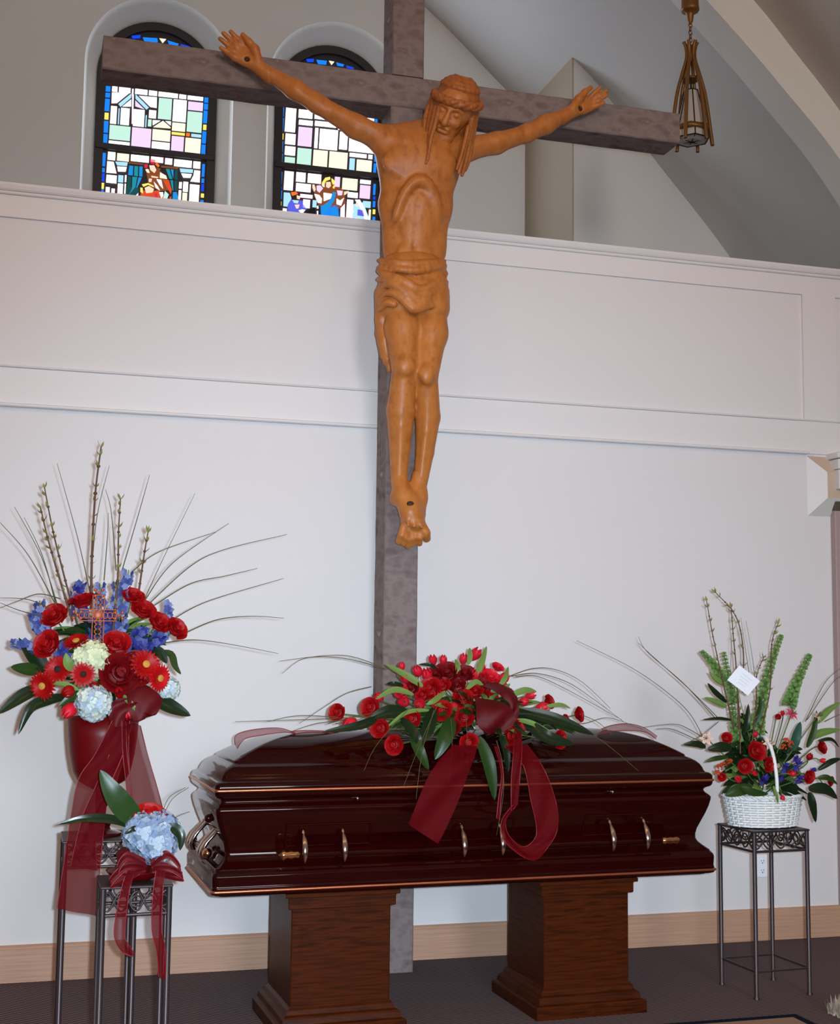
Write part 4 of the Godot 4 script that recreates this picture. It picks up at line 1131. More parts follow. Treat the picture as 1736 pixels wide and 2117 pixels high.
# ---------------------------------------------------------------- pendant lantern
func build_lantern() -> void:
	var z := -0.2
	var top := pt(1415, 0, z)
	var base := pt(1429, 290, z)
	var x := base.x
	var y0 := base.y
	var t := thing("pendant_lantern", "bronze lantern with curved ribs and pale glass hanging behind the right end of the crossbeam", "lantern", Vector3(x, y0, z))
	var yt := top.y
	var H := yt - y0
	var m := MB.new()
	m.lathe([[0.006, H * 0.83], [0.016, H * 0.85], [0.021, H * 0.895], [0.028, H * 0.915], [0.048, H * 0.922], [0.053, H * 0.935], [0.050, H * 0.952], [0.047, H * 1.12], [0.02, H * 1.14]], Vector3(x, y0, z), 20)
	m.tube(PackedVector3Array([Vector3(x, y0 + H * 1.13, z), Vector3(x, 5.8, z)]), 0.008, 0.008)
	obj("canister", m.mesh(), M.bronze, t)
	m = MB.new()
	for k in 5:
		var yy := y0 + H * (0.715 + 0.027 * k)
		var lp := PackedVector3Array()
		for j in 11:
			var a := TAU * j / 10.0
			lp.append(Vector3(x + (0.010 * cos(a) if k % 2 == 0 else 0.0), yy + 0.014 * sin(a), z + (0.010 * cos(a) if k % 2 == 1 else 0.0)))
		m.tube(lp, 0.0035, 0.0035, 5)
	obj("chain", m.mesh(), M.bronze, t)
	m = MB.new()                                                # collar with flaring tips
	m.lathe([[0.012, H * 0.56], [0.022, H * 0.60], [0.022, H * 0.635], [0.010, H * 0.66]], Vector3(x, y0, z), 12)
	obj("collar", m.mesh(), M.bronze, t)
	for k in 6:
		var a := TAU * k / 6.0 + 0.25
		var d := Vector3(cos(a), 0, sin(a))
		var p := smooth([Vector3(x, y0 + H * 0.70, z) + d * 0.040, Vector3(x, y0 + H * 0.655, z) + d * 0.026, Vector3(x, y0 + H * 0.58, z) + d * 0.024, Vector3(x, y0 + H * 0.46, z) + d * 0.052, Vector3(x, y0 + H * 0.30, z) + d * 0.084, Vector3(x, y0 + H * 0.0, z) + d * 0.116, Vector3(x, y0 - H * 0.03, z) + d * 0.118], 4)
		m = MB.new()
		m.tube(p, 0.0105, 0.0115, 6)
		obj("rib", m.mesh(), M.bronze, t)
	m = MB.new()
	m.lathe([[0.036, H * 0.425], [0.050, H * 0.425], [0.050, H * 0.440], [0.036, H * 0.440]], Vector3(x, y0, z), 6)
	obj("ring", m.mesh(), M.bronze, t)
	m = MB.new()
	m.lathe([[0.106, H * 0.05], [0.112, H * 0.05], [0.112, H * 0.085], [0.104, H * 0.085]], Vector3(x, y0, z), 6)
	obj("ring", m.mesh(), M.bronze, t)
	# six-sided glass with dark edges
	m = MB.new()
	m.lathe([[0.02, H * 0.36], [0.038, H * 0.35], [0.096, H * 0.05], [0.100, H * 0.0], [0.06, -H * 0.012], [0.0, -H * 0.012]], Vector3(x, y0, z), 6, Basis(Vector3.UP, 0.25), 0)
	obj("glass_shade", m.mesh(), M.milk, t)
	m = MB.new()
	for k in 6:
		var a := -TAU * k / 6.0 + 0.25
		var c := -TAU * (k + 1) / 6.0 + 0.25
		var d := Vector3(cos(a), 0, -sin(a)) * 1.0
		var e := Vector3(cos(c), 0, -sin(c))
		var o := Vector3(x, y0, z)
		m.tube(PackedVector3Array([o + d * 0.039 + Vector3(0, H * 0.35, 0), o + d * 0.098 + Vector3(0, H * 0.05, 0), o + d * 0.102]), 0.0035, 0.0035, 5)
		m.tube(PackedVector3Array([o + d * 0.102, o + e * 0.102]), 0.004, 0.004, 5)
		m.tube(PackedVector3Array([o + d * 0.039 + Vector3(0, H * 0.35, 0), o + e * 0.039 + Vector3(0, H * 0.35, 0)]), 0.0035, 0.0035, 5)
		m.tube(PackedVector3Array([o + d * 0.102, o + Vector3(0, -H * 0.016, 0)]), 0.0035, 0.0035, 5)
	obj("glazing_bar", m.mesh(), M.lead, t)
	m = MB.new()
	m.tube(PackedVector3Array([Vector3(x, y0 + H * 0.35, z), Vector3(x, y0 + H * 0.44, z)]), 0.006, 0.006)
	obj("stem", m.mesh(), M.lead, t)

# ---------------------------------------------------------------- casket and plinths
const T0 := 0.640
const T1 := 2.807
const N1 := 1.228
const N0 := 0.598
func rect_ring(y: float, it: float, inn: float, r: float, n := 4) -> PackedVector3Array:   # rounded rectangle, set in from the casket's outline
	var p := PackedVector3Array()
	var x0 := T0 + it; var x1 := T1 - it; var z0 := N0 + inn; var z1 := N1 - inn
	for c in [[x1 - r, z1 - r, 0.0], [x1 - r, z0 + r, -PI / 2], [x0 + r, z0 + r, -PI], [x0 + r, z1 - r, -PI * 1.5]]:
		for k in n + 1:
			var a: float = PI / 2 + c[2] - PI / 2 * k / n
			p.append(ct(c[0] + r * cos(a), y, c[1] + r * sin(a)))
	return p
func rings_mesh(rows: Array, r: float) -> ArrayMesh:
	var m := MB.new()
	var rings := []
	for q in rows: rings.append(rect_ring(q[0], q[1], q[1], minf(r, 0.02)))
	m.loft(rings, true, true, 1)
	return m.mesh()
func sharpen(rows: Array) -> Array:                         # double the rows so that arrises stay crisp under smooth shading
	var out := []
	for i in rows.size():
		if i > 0:
			out.append([lerpf(rows[i - 1][0], rows[i][0], 0.9), lerpf(rows[i - 1][1], rows[i][1], 0.9)])
		out.append(rows[i])
		if i < rows.size() - 1:
			out.append([lerpf(rows[i][0], rows[i + 1][0], 0.1), lerpf(rows[i][1], rows[i + 1][1], 0.1)])
	return out

func build_casket() -> void:
	var t := thing("casket", "closed dark red mahogany casket with polished mouldings and brass handles, on two wooden plinths", "casket", ct((T0 + T1) / 2, 0.545, (N0 + N1) / 2))
	obj("base", rings_mesh(sharpen([[0.545, 0.035], [0.552, 0.030], [0.552, 0.012], [0.556, 0.004], [0.580, 0.004], [0.584, 0.006], [0.622, 0.004], [0.634, 0.008], [0.640, 0.014], [0.646, 0.018], [0.650, 0.018]]), 0.02), M.mahogany, t)
	var body := [[0.650, 0.020]]
	for q in [[0.658, 0.030], [0.668, 0.042], [0.680, 0.054], [0.694, 0.061], [0.712, 0.061], [0.735, 0.056], [0.765, 0.044], [0.80, 0.030], [0.835, 0.018], [0.862, 0.012], [0.872, 0.012], [0.880, 0.018], [0.888, 0.028], [0.896, 0.034], [0.904, 0.034], [0.912, 0.026]]: body.append(q)
	obj("body", rings_mesh(body, 0.02), M.mahogany, t)
	var lid := [[0.912, 0.024], [0.918, 0.012], [0.926, 0.007], [0.934, 0.006], [0.952, 0.006], [0.962, 0.007], [0.970, 0.012], [0.974, 0.018], [0.976, 0.028], [0.984, 0.034], [0.994, 0.037], [1.010, 0.046], [1.022, 0.058], [1.032, 0.074], [1.038, 0.088], [1.042, 0.092], [1.046, 0.092]]
	# the crown: domed and mitred at its ends
	var m := MB.new()
	var rings := []
	for q in lid: rings.append(rect_ring(q[0], q[1], q[1], 0.02))
	var K := 16
	for k in range(0, K + 1):
		var s := float(k) / K
		var y := 1.048 + 0.102 * (1.0 - pow(1.0 - s, 2.3))
		rings.append(rect_ring(y, 0.094 + s * 0.40, 0.094 + s * 0.2205, 0.02 * (1.0 - s) + 0.0004))
	m.loft(rings, true, true, 1)
	obj("lid", m.mesh(), M.mahogany, t)
	# half-round beads, coppered so that their colour carries the bright highlight line
	for q in [[0.943, 0.006, 0.0055], [0.567, 0.003, 0.0055]]:
		m = MB.new()
		var prof := []
		for k in 7:
			var a: float = PI * (k / 6.0 - 0.5)
			prof.append(rect_ring(float(q[0]) + float(q[2]) * sin(a), float(q[1]) - float(q[2]) * cos(a), float(q[1]) - float(q[2]) * cos(a), 0.02))
		m.loft(prof, true, true, 1)
		obj("bead", m.mesh(), M.bead, t)
	# sunk-panel mouldings on the front
	for q in [[0.93, 1.27], [1.57, 1.88], [2.20, 2.52]]:
		m = MB.new()
		var y0 := 0.722; var y1 := 0.806
		var n0 := N1 - 0.0585; var n1 := N1 - 0.026
		m.tube(PackedVector3Array([ct(q[0], y1, n1), ct(q[1], y1, n1)]), 0.004, 0.004)
		m.tube(PackedVector3Array([ct(q[0], y0, n0), ct(q[1], y0, n0)]), 0.004, 0.004)
		for e in 2: m.tube(PackedVector3Array([ct(q[e], y0, n0), ct(q[e], 0.765, N1 - 0.043), ct(q[e], y1, n1)]), 0.004, 0.004)
		obj("panel_moulding", m.mesh(), M.mahogany, t)
	# swing-bar handle along the front
	var hb := obj("handle", bar(ct(0.925, 0.696, N1 - 0.008), ct(2.600, 0.696, N1 - 0.008), 0.0115), M.mahogany, t)
	hb.set_meta("label", "long dark wooden handle bar along the front")
	for e in [0.935, 2.59]:
		m = MB.new()
		var c := ct(e, 0.696, N1 - 0.008)
		var d := ct(1, 0, 0)
		var s := -1.0 if e < 1.5 else 1.0
		m.lathe([[0.012, -0.044], [0.018, -0.036], [0.0145, -0.024], [0.019, -0.008], [0.015, 0.006], [0.021, 0.020], [0.015, 0.032], [0.004, 0.040]], c, 14, Basis(Vector3.UP, d * s, (Vector3.UP).cross(d * s)))
		var tp := obj("handle_tip", m.mesh(), M.gilt, hb)
		tp.set_meta("label", "brass handle tip")
	for px in [630, 712, 958, 1035, 1263, 1334]:
		var tt := 0.0
		var best := 1e9
		for k in 300:                                          # the place along the bar
			var q := 0.8 + 1.9 * k / 299.0
			var e := absf(scr(ct(q, 0.72, N1 - 0.01)) - px)
			if e < best: best = e; tt = q
		m = MB.new()
		var prof := []
		for q in [[0.790, 0.003, -0.040], [0.786, 0.008, -0.034], [0.776, 0.0085, -0.029], [0.772, 0.006, -0.026], [0.766, 0.009, -0.018], [0.745, 0.0125, 0.000], [0.715, 0.0125, 0.012], [0.69, 0.0105, 0.013], [0.672, 0.007, 0.007], [0.664, 0.003, 0.0]]:
			var r := PackedVector3Array()
			for j in 12:
				var a := TAU * j / 12.0
				r.append(ct(tt + float(q[1]) * cos(a), q[0], N1 + float(q[2]) + 0.008 * sin(a)))
			prof.append(r)
		m.loft(prof, true, true)
		var lg := obj("handle_lug", m.mesh(), M.chrome, hb)
		lg.set_meta("label", "bright metal handle lug")
	# end handle on the left
	var x := T0 + 0.002
	var he := obj("handle", bar(ct(x, 0.696, N0 + 0.13), ct(x, 0.696, N1 - 0.13), 0.0115), M.mahogany, t)
	he.set_meta("label", "short dark handle bar across the end")
	for nn in [N0 + 0.16, N0 + 0.21, N1 - 0.21, N1 - 0.16]:
		m = MB.new()
		var prof := []
		for q in [[0.786, 0.006, 0.052], [0.775, 0.014, 0.044], [0.757, 0.018, 0.026], [0.735, 0.021, 0.004], [0.71, 0.021, -0.010], [0.69, 0.016, -0.014], [0.668, 0.006, -0.006]]:
			var r := PackedVector3Array()
			for j in 12:
				var a := TAU * j / 12.0
				r.append(ct(T0 + float(q[2]) + 0.012 * sin(a), q[0], nn + float(q[1]) * cos(a)))
			prof.append(r)
		m.loft(prof, true, true)
		obj("handle_lug", m.mesh(), M.chrome, he)
	for nn in [N0 + 0.13, N1 - 0.13]:
		m = MB.new(); m.ball(ct(x, 0.696, nn), Vector3(0.02, 0.02, 0.024))
		obj("handle_tip", m.mesh(), M.gilt, he)
	m = MB.new(); m.ball(ct(T0 + 0.012, 0.822, (N0 + N1) / 2 + 0.14), Vector3(0.017, 0.017, 0.017))
	obj("knob", m.mesh(), M.mahogany, t)
	# latches under the lid
	for px in [724, 1263]:
		var tt := 1.2 if px == 724 else 2.31
		m = MB.new()
		m.box(ct(tt, 0.906, N1 - 0.024), Vector3(0.028, 0.006, 0.012), cask, 0.002)
		m.ball(ct(tt + 0.01, 0.902, N1 - 0.016), Vector3(0.006, 0.008, 0.006))
		obj("latch", m.mesh(), M.chrome, t)
	plinth(0.965, 1.366, "dark wooden plinth under the head end of the casket, nearer the tall red vase")
	plinth(2.028, 2.414, "dark wooden plinth under the casket, nearer the wicker basket stand")
func scr(p: Vector3) -> float:
	var q := cam_basis.inverse() * (p - EYE)
	return 868.0 + FOCAL * q.x / -q.z
func bar(a: Vector3, b: Vector3, r: float) -> ArrayMesh:
	var m := MB.new()
	m.tube(PackedVector3Array([a, a.lerp(b, 0.5), b]), r, r, 10)
	return m.mesh()
func plinth(t0: float, t1: float, label: String) -> void:
	var n1 := 1.168; var n0 := n1 - 0.385
	var c := ct((t0 + t1) / 2, 0, (n0 + n1) / 2)
	var t := thing("casket_plinth", label, "plinth", c, "casket plinths")
	var m := MB.new()
	m.box(c + Vector3(0, 0.28, 0), Vector3(t1 - t0, 0.41, n1 - n0), cask, 0.004)
	obj("shaft", m.mesh(), M.plinth, t)
	m = MB.new()
	m.box(c + Vector3(0, 0.504, 0), Vector3(t1 - t0 + 0.034, 0.046, n1 - n0 + 0.034), cask, 0.003)
	obj("capital", m.mesh(), M.plinth, t)
	m = MB.new()
	m.box(c + Vector3(0, 0.5355, 0), Vector3(t1 - t0 + 0.062, 0.017, n1 - n0 + 0.062), cask, 0.002)
	obj("top_slab", m.mesh(), M.plinth, t)
	m = MB.new()
	var rings := []
	var hx := (t1 - t0) / 2; var hz := (n1 - n0) / 2
	for q in [[0.0, 0.055], [0.045, 0.055], [0.052, 0.050], [0.056, 0.038], [0.075, 0.034], [0.082, 0.030], [0.088, 0.018], [0.104, 0.012], [0.112, 0.004], [0.116, 0.002]]:
		var r := PackedVector3Array()
		for w in [[1, 1], [1, -1], [-1, -1], [-1, 1]]: r.append(c + cask * Vector3(w[0] * (hx + float(q[1])), q[0], w[1] * (hz + float(q[1]))))
		rings.append(r)
	m.loft(rings, true, true, 0)
	obj("base_moulding", m.mesh(), M.plinth, t)

# ---------------------------------------------------------------- iron stands, outlet, rug
func iron_stand(at: Vector3, side: float, h: float, turn: float, label: String) -> Node3D:
	var t := thing("iron_stand", label, "plant stand", at, "iron plant stands")
	var b := Basis(Vector3.UP, turn)
	var s := side / 2
	var legm := MB.new()
	legm.lathe([[0.014, 0.0], [0.014, 0.006], [0.0095, 0.012], [0.0095, h]], Vector3.ZERO, 10)
	var lm := legm.mesh()
	for q in [[-1, 1], [1, 1], [1, -1], [-1, -1]]:
		obj("leg", lm, M.iron, t, Transform3D(b, at + b * Vector3(q[0] * s, 0, q[1] * s)))
	var P := func(x: float, y: float, z: float) -> Vector3: return at + b * Vector3(x, y, z)
	var m := MB.new()
	m.box(P.call(0, h + 0.004, 0), Vector3(side + 0.022, 0.009, side + 0.022), b, 0.003)
	obj("top_plate", m.mesh(), M.iron, t)
	for k in 4:
		var rot := Basis(Vector3.UP, turn + PI / 2 * k)
		var Q := func(x: float, y: float) -> Vector3: return at + rot * Vector3(x, y, s)
		m = MB.new()
		m.tube(PackedVector3Array([Q.call(-s, h - 0.082), Q.call(s, h - 0.082)]), 0.0058, 0.0058, 6)
		obj("rail", m.mesh(), M.iron, t)
		m = MB.new()
		m.tube(PackedVector3Array([Q.call(-s, 0.115), Q.call(s, 0.115)]), 0.0045, 0.0045, 6)
		obj("stretcher", m.mesh(), M.iron, t)
		# scrollwork between the rails: two waves that cross and small rings
		m = MB.new()
		for sgn in [-1.0, 1.0]:
			var p := PackedVector3Array()
			for i in 33:
				var u := i / 32.0
				p.append(Q.call(lerpf(-s + 0.01, s - 0.01, u), h - 0.041 + sgn * 0.030 * cos(u * TAU * 2.0)))
			m.tube(p, 0.0038, 0.0038, 5)
		for i in 5:
			var p := PackedVector3Array()
			for j in 13:
				var a := TAU * j / 12.0
				p.append(Q.call(lerpf(-s, s, (i * 2 + 1) / 10.0) + 0.017 * cos(a), h - 0.041 + 0.017 * sin(a)))
			m.tube(p, 0.003, 0.003, 5)
		obj("scrollwork", m.mesh(), M.iron, t)
	return t

func build_outlet() -> void:
	var c := pt(1577, 1791, 0.0)
	c.z = -0.014
	var t := thing("wall_outlet", "white double power outlet low on the wall behind the right iron stand", "outlet", c)
	var m := MB.new()
	m.box(c + Vector3(0, 0, 0.003), Vector3(0.072, 0.115, 0.006), Basis.IDENTITY, 0.002)
	obj("cover_plate", m.mesh(), M.paper, t)
	for s in [-1.0, 1.0]:
		m = MB.new()
		m.ball(c + Vector3(0, s * 0.0245, 0.006), Vector3(0.0165, 0.0165, 0.002))
		var f := obj("socket", m.mesh(), M.paper, t)
		m = MB.new()
		for q in [[-0.006, 0.004, 0.0022, 0.008], [0.006, 0.004, 0.0022, 0.007], [0.0, -0.008, 0.005, 0.005]]:
			m.box(c + Vector3(q[0], s * 0.0245 + float(q[1]), 0.0082), Vector3(q[2], q[3], 0.001))
		obj("slot", m.mesh(), M.lead, f)

func build_rug() -> void:
	var c := on_floor(1645, 2103)
	var t := thing("rug", "tan rug with a dark blue border, its corner at the foot of the picture", "rug", c)
	var m := MB.new()
	var w := 2.4; var d := 1.6
	m.box(c + Vector3(-w / 2, 0.006, d / 2), Vector3(w - 0.07, 0.012, d - 0.07))
	obj("field", m.mesh(), M.rug, t)
	m = MB.new()
	for q in [[-w / 2, 0.018, w, 0.036], [-w / 2, d - 0.018, w, 0.036]]: m.box(c + Vector3(q[0], 0.007, q[1]), Vector3(q[2], 0.014, q[3]), Basis.IDENTITY, 0.003)
	for x in [-0.018, -w + 0.018]: m.box(c + Vector3(x, 0.007, d / 2), Vector3(0.036, 0.014, d - 0.072), Basis.IDENTITY, 0.003)
	obj("border", m.mesh(), M.rug_edge, t)
	# shaggy cream mat beside it
	var f0 := on_floor(1716, 2090)
	rng.seed = 5
	m = MB.new()
	for i in 4200:
		var p := Vector3(f0.x - 0.03 + rng.randf() * 0.5, 0.0, f0.z + 0.02 + rng.randf() * 0.30)
		if (p.x - f0.x) < 0.02 and rng.randf() < 0.5: continue
		var l := 0.035 + rng.randf() * 0.04
		var dv := Vector3(rng.randf() - 0.5, 1.1, rng.randf() - 0.5).normalized() * l
		var sd := Vector3(rng.randf() - 0.5, 0, rng.randf() - 0.5).normalized() * 0.006
		m.tri(p - sd, p + sd, p + dv, 0)
		m.tri(p - sd * 0.9 + dv * 0.2, p + dv * 1.05, p + sd, 0)
	var o := obj("shaggy_mat", m.mesh(), M.shag)
	tag(o, "shaggy cream pile mat on the carpet at the right corner of the rug", "mat")

# ---------------------------------------------------------------- flowers
var lib := {}
func petal_patch(m: MB, base: Vector3, up: Vector3, side: Vector3, out_: Vector3, len_: float, wid: float, cup: float, curl: float, nu := 4, nv := 5, point := 0.0) -> void:
	# a petal that rises along up, is wid wide along side, hollowed by cup and rolled outwards at its lip by curl
	var g := []
	for j in nv + 1:
		var v := float(j) / nv
		var row := []
		var w := wid * pow(sin(PI * clampf(0.12 + 0.80 * v, 0.0, 1.0)), 0.75) * (1.0 - point * pow(v, 3.0))
		for i in nu + 1:
			var u := 2.0 * i / nu - 1.0
			row.append(base + up * (len_ * (v - 0.10 * u * u * v)) + side * (w * u) - out_ * (cup * wid * u * u * (1.0 - 0.5 * v)) + out_ * (curl * len_ * v * v * v))
		g.append(row)
	m.grid(g)
func rose_mesh(sd: int) -> ArrayMesh:                       # unit radius, opening towards +z
	if lib.has("rose%d" % sd): return lib["rose%d" % sd]
	rng.seed = 100 + sd
	var m := MB.new()
	var n := 0
	for ring in [[0.10, 0.85, 3, -0.10, 0.10], [0.26, 0.95, 4, -0.02, 0.16], [0.45, 0.95, 5, 0.10, 0.20], [0.60, 0.85, 5, 0.28, 0.26], [0.66, 0.70, 6, 0.55, 0.34]]:
		for k in ring[2]:
			var a: float = TAU * (k + 0.5 * (n % 2)) / ring[2] + rng.randf() * 0.35
			var o := Vector3(cos(a), sin(a), 0)
			var s := Vector3(-sin(a), cos(a), 0)
			var lean: float = ring[3] + (rng.randf() - 0.5) * 0.12
			var up := (Vector3(0, 0, 1) + o * lean).normalized()
			var l := float(ring[1]) * (0.95 + rng.randf() * 0.1)
			var wd := 0.20 + 0.72 * float(ring[0])
			var cl := float(ring[4]) * (0.7 + rng.randf() * 0.6)
			var g := []
			for j in 6:
				var v := j / 5.0
				var row := []
				for i in 6:
					var u := 2.0 * i / 5.0 - 1.0
					var w := wd * (0.35 + 0.65 * sin(PI * minf(0.5, 0.10 + 0.5 * v)))
					var ang := u * w / maxf(0.25, float(ring[0]) + 0.25)
					var rr := float(ring[0]) * 0.75 + 0.05
					# wrapped round the bud, with a rounded lip that rolls outwards
					var oo := o * cos(ang) + s * sin(ang)
					row.append(oo * (rr + lean * l * v + cl * l * v * v * v) + Vector3(0, 0, -0.35 + l * (v - 0.24 * u * u * v * v) - 0.25 * cl * l * pow(v, 4.0)))
				g.append(row)
			m.grid(g)
		n += 1
	m.ball(Vector3(0, 0, -0.05), Vector3(0.30, 0.30, 0.45))
	m.ball(Vector3(0, 0, -0.22), Vector3(0.66, 0.66, 0.26))
	for k in 3:                                              # tight spiral in the middle
		var p := []
		for j in 13:
			var a := TAU * (j / 9.0 + k / 3.0)
			p.append(Vector3(cos(a), sin(a), 0) * (0.06 + 0.018 * j) + Vector3(0, 0, 0.52 - 0.012 * j))
		m.tube(PackedVector3Array(p), 0.035, 0.05, 5)
	lib["rose%d" % sd] = m.mesh()
	return lib["rose%d" % sd]
func tulip_mesh(open_: float) -> ArrayMesh:                 # egg of six petals, tip to +z, about unit radius
	var key := "tulip%.1f" % open_
	if lib.has(key): return lib[key]
	var m := MB.new()
	for k in 6:
		var inner := 0.92 if k % 2 == 0 else 1.0
		var a := TAU * k / 6.0
		var g := []
		for j in 7:
			var v := j / 6.0
			var r: float = (0.25 + 0.78 * sin(PI * minf(1.0, 0.10 + v * (0.82 - 0.25 * open_)))) * inner
			var row := []
			for i in 5:
				var u := i / 2.0 - 1.0
				var w := 0.62 * pow(sin(PI * (0.14 + 0.80 * v)), 0.8)
				row.append(Vector3(cos(a + u * w) * r, sin(a + u * w) * r, -1.0 + 2.5 * v - 0.14 * u * u * v))
			g.append(row)
		m.grid(g)
	lib[key] = m.mesh()
	return lib[key]
func gerbera_mesh(sd: int) -> ArrayMesh:
	var key := "gerbera%d" % sd
	if lib.has(key): return lib[key]
	rng.seed = 300 + sd
	var m := MB.new()
	for ring in 3:
		for k in 22:
			var a := TAU * (k + 0.33 * ring) / 22.0 + rng.randf() * 0.06
			var o := Vector3(cos(a), sin(a), 0); var s := Vector3(-sin(a), cos(a), 0)
			var l := (0.80 - 0.17 * ring) * (0.94 + rng.randf() * 0.1)
			var up := (o + Vector3(0, 0, 0.10 + 0.22 * ring)).normalized()
			petal_patch(m, o * 0.2 + Vector3(0, 0, 0.02 * ring), up, s, Vector3(0, 0, 1), l, 0.115, -0.25, -0.10 + rng.randf() * 0.10, 2, 4)
	lib[key] = m.mesh()
	return lib[key]
func disc_mesh() -> ArrayMesh:
	if lib.has("disc"): return lib["disc"]
	var m := MB.new()
	m.ball(Vector3(0, 0, 0.10), Vector3(0.21, 0.21, 0.10))
	for k in 24:
		var a := TAU * k / 24.0
		m.ball(Vector3(cos(a) * 0.2, sin(a) * 0.2, 0.13), Vector3(0.03, 0.03, 0.05), Basis.IDENTITY, 5)
	lib["disc"] = m.mesh()
	return lib["disc"]
func floret(m: MB, p: Vector3, n: Vector3, r: float, petals: int, roll: float, cup := 0.3) -> void:
	var b := facing(n, roll)
	for k in petals:
		var a := TAU * k / petals
		var o := b * Vector3(cos(a), sin(a), 0); var s := b * Vector3(-sin(a), cos(a), 0)
		var mid := p + o * r * 0.55 + b.z * (cup * r * 0.35)
		var tip := p + o * r + b.z * (cup * r * 0.55)
		m.tri(p, mid + s * r * 0.5, tip); m.tri(p, tip, mid - s * r * 0.5)
func hydrangea_mesh(sd: int, a: Color, c: Color) -> ArrayMesh:   # a ball of four-petalled florets, unit radius
	rng.seed = 500 + sd
	var m := MB.new()
	m.c = a.srgb_to_linear().lerp(Color(0.25, 0.3, 0.2), 0.4)
	m.ball(Vector3.ZERO, Vector3(0.84, 0.84, 0.84))
	var N := 150
	for i in N:
		var y := 1.0 - 2.0 * (i + 0.5) / N
		var t := i * 2.39996
		var n := Vector3(cos(t) * sqrt(1 - y * y), y, sin(t) * sqrt(1 - y * y))
		n = (n + Vector3(rng.randf() - 0.5, rng.randf() - 0.5, rng.randf() - 0.5) * 0.25).normalized()
		m.c = a.srgb_to_linear().lerp(c.srgb_to_linear(), rng.randf())
		floret(m, n * (0.86 + rng.randf() * 0.10), (n + Vector3(rng.randf() - 0.5, rng.randf() - 0.5, rng.randf() - 0.5) * 0.5).normalized(), 0.235, 4, rng.randf() * 3.0, 0.5)
	return m.mesh(true)

func bloom(parent: Node3D, kind: String, p: Vector3, dir: Vector3, r: float, mt: Material, heart: Vector3, sd := 0) -> MeshInstance3D:
	var b := facing(dir, sd * 1.7)
	var o: MeshInstance3D
	var back := p - b.z * r * 0.3
	if kind == "rose":
		o = obj("rose", rose_mesh(sd % 4), mt, parent, Transform3D(b * r, p))
	elif kind == "tulip":
		o = obj("tulip", tulip_mesh([0.0, 0.4, 0.8][sd % 3]), mt, parent, Transform3D(b * r, p))
		back = p - b.z * r * 0.9
	else:
		o = obj("gerbera_daisy", gerbera_mesh(sd % 3), mt, parent, Transform3D(b * r, p))
		obj("flower_centre", disc_mesh(), M.disc if sd % 2 == 0 else M.disc_gold, o, Transform3D(b * r, p))
		back = p
	var m := MB.new()
	m.tube(smooth([back, back - b.z * minf(0.05, (p - heart).length() * 0.3), heart.lerp(p, 0.15)], 4), 0.0028, 0.0032, 5)
	if kind == "rose":                                        # sepals
		for k in 5:
			var a := TAU * k / 5.0
			var ou := b * Vector3(cos(a), sin(a), 0)
			var si := b * Vector3(-sin(a), cos(a), 0)
			petal_patch(m, back, (ou * 0.8 + b.z * 0.3).normalized(), si, b.z, r * 0.8, r * 0.16, 0.0, -0.2, 2, 3, 0.9)
	obj("stem", m.mesh(), M.stem, o)
	return o
func leaf(parent: Node3D, path: Array, wid: float, mt: Material, n := Vector3(0, 0.35, 1), fold := 0.25) -> void:   # path of [px, py, z]
	leaf3(parent, px_path(path, 5), wid, mt, n, fold)
func leaf3(parent: Node3D, s: PackedVector3Array, wid: float, mt: Material, n := Vector3(0, 0.35, 1), fold := 0.25, called := "leaf") -> void:
	var m := MB.new()
	var g := []
	for i in s.size():
		var v := float(i) / (s.size() - 1)
		var d := (s[mini(i + 1, s.size() - 1)] - s[maxi(i - 1, 0)]).normalized()
		var side := d.cross(n).normalized()
		var nn := side.cross(d).normalized()
		var w := wid * pow(sin(PI * clampf(0.06 + 0.94 * v, 0.0, 1.0)), 0.8) * (1.0 - 0.25 * v) + 0.0006
		var row := []
		for k in [-1.0, -0.5, 0.0, 0.5, 1.0]:
			row.append(s[i] + side * (w * k) + nn * (w * fold * absf(k)) + nn * (0.03 * w * sin(v * 30.0) * absf(k)))
		g.append(row)
	m.grid(g)
	obj(called, m.mesh(), mt, parent)
func filler(parent: Node3D, heart: Vector3, count: int, rad: Vector3, sd: int, size: float, lowest := -1.0) -> void:
	rng.seed = sd
	var pick := [M.leaf, M.leaf_dark, M.leaf, M.leaf_light, M.leaf_dark]
	for i in count:
		var a := rng.randf() * TAU
		var e := rng.randf() * 1.5 - 0.45
		var d := Vector3(cos(a) * cos(e), sin(e), sin(a) * cos(e))
		var p0 := heart + d * rad * 0.25
		var p1 := heart + d * rad * (0.85 + rng.randf() * 0.3)
		p0.y = maxf(p0.y, lowest); p1.y = maxf(p1.y, lowest)
		leaf3(parent, smooth([p0, p0.lerp(p1, 0.5) + Vector3(0, 0.015, 0), p1 - Vector3(0, 0.012, 0)], 4), size * (0.7 + 0.6 * rng.randf()), pick[i % 5], (Vector3(0, 0.7, 0.7) + d * 0.3).normalized(), 0.2)
func blade(parent: Node3D, path: Array, r0 := 0.0016, r1 := 0.0006, mt: Material = null) -> void:
	var m := MB.new()
	m.tube(px_path(path, 8), r0, r1, 4)
	obj("grass_blade", m.mesh(), mt if mt else M.grass, parent)
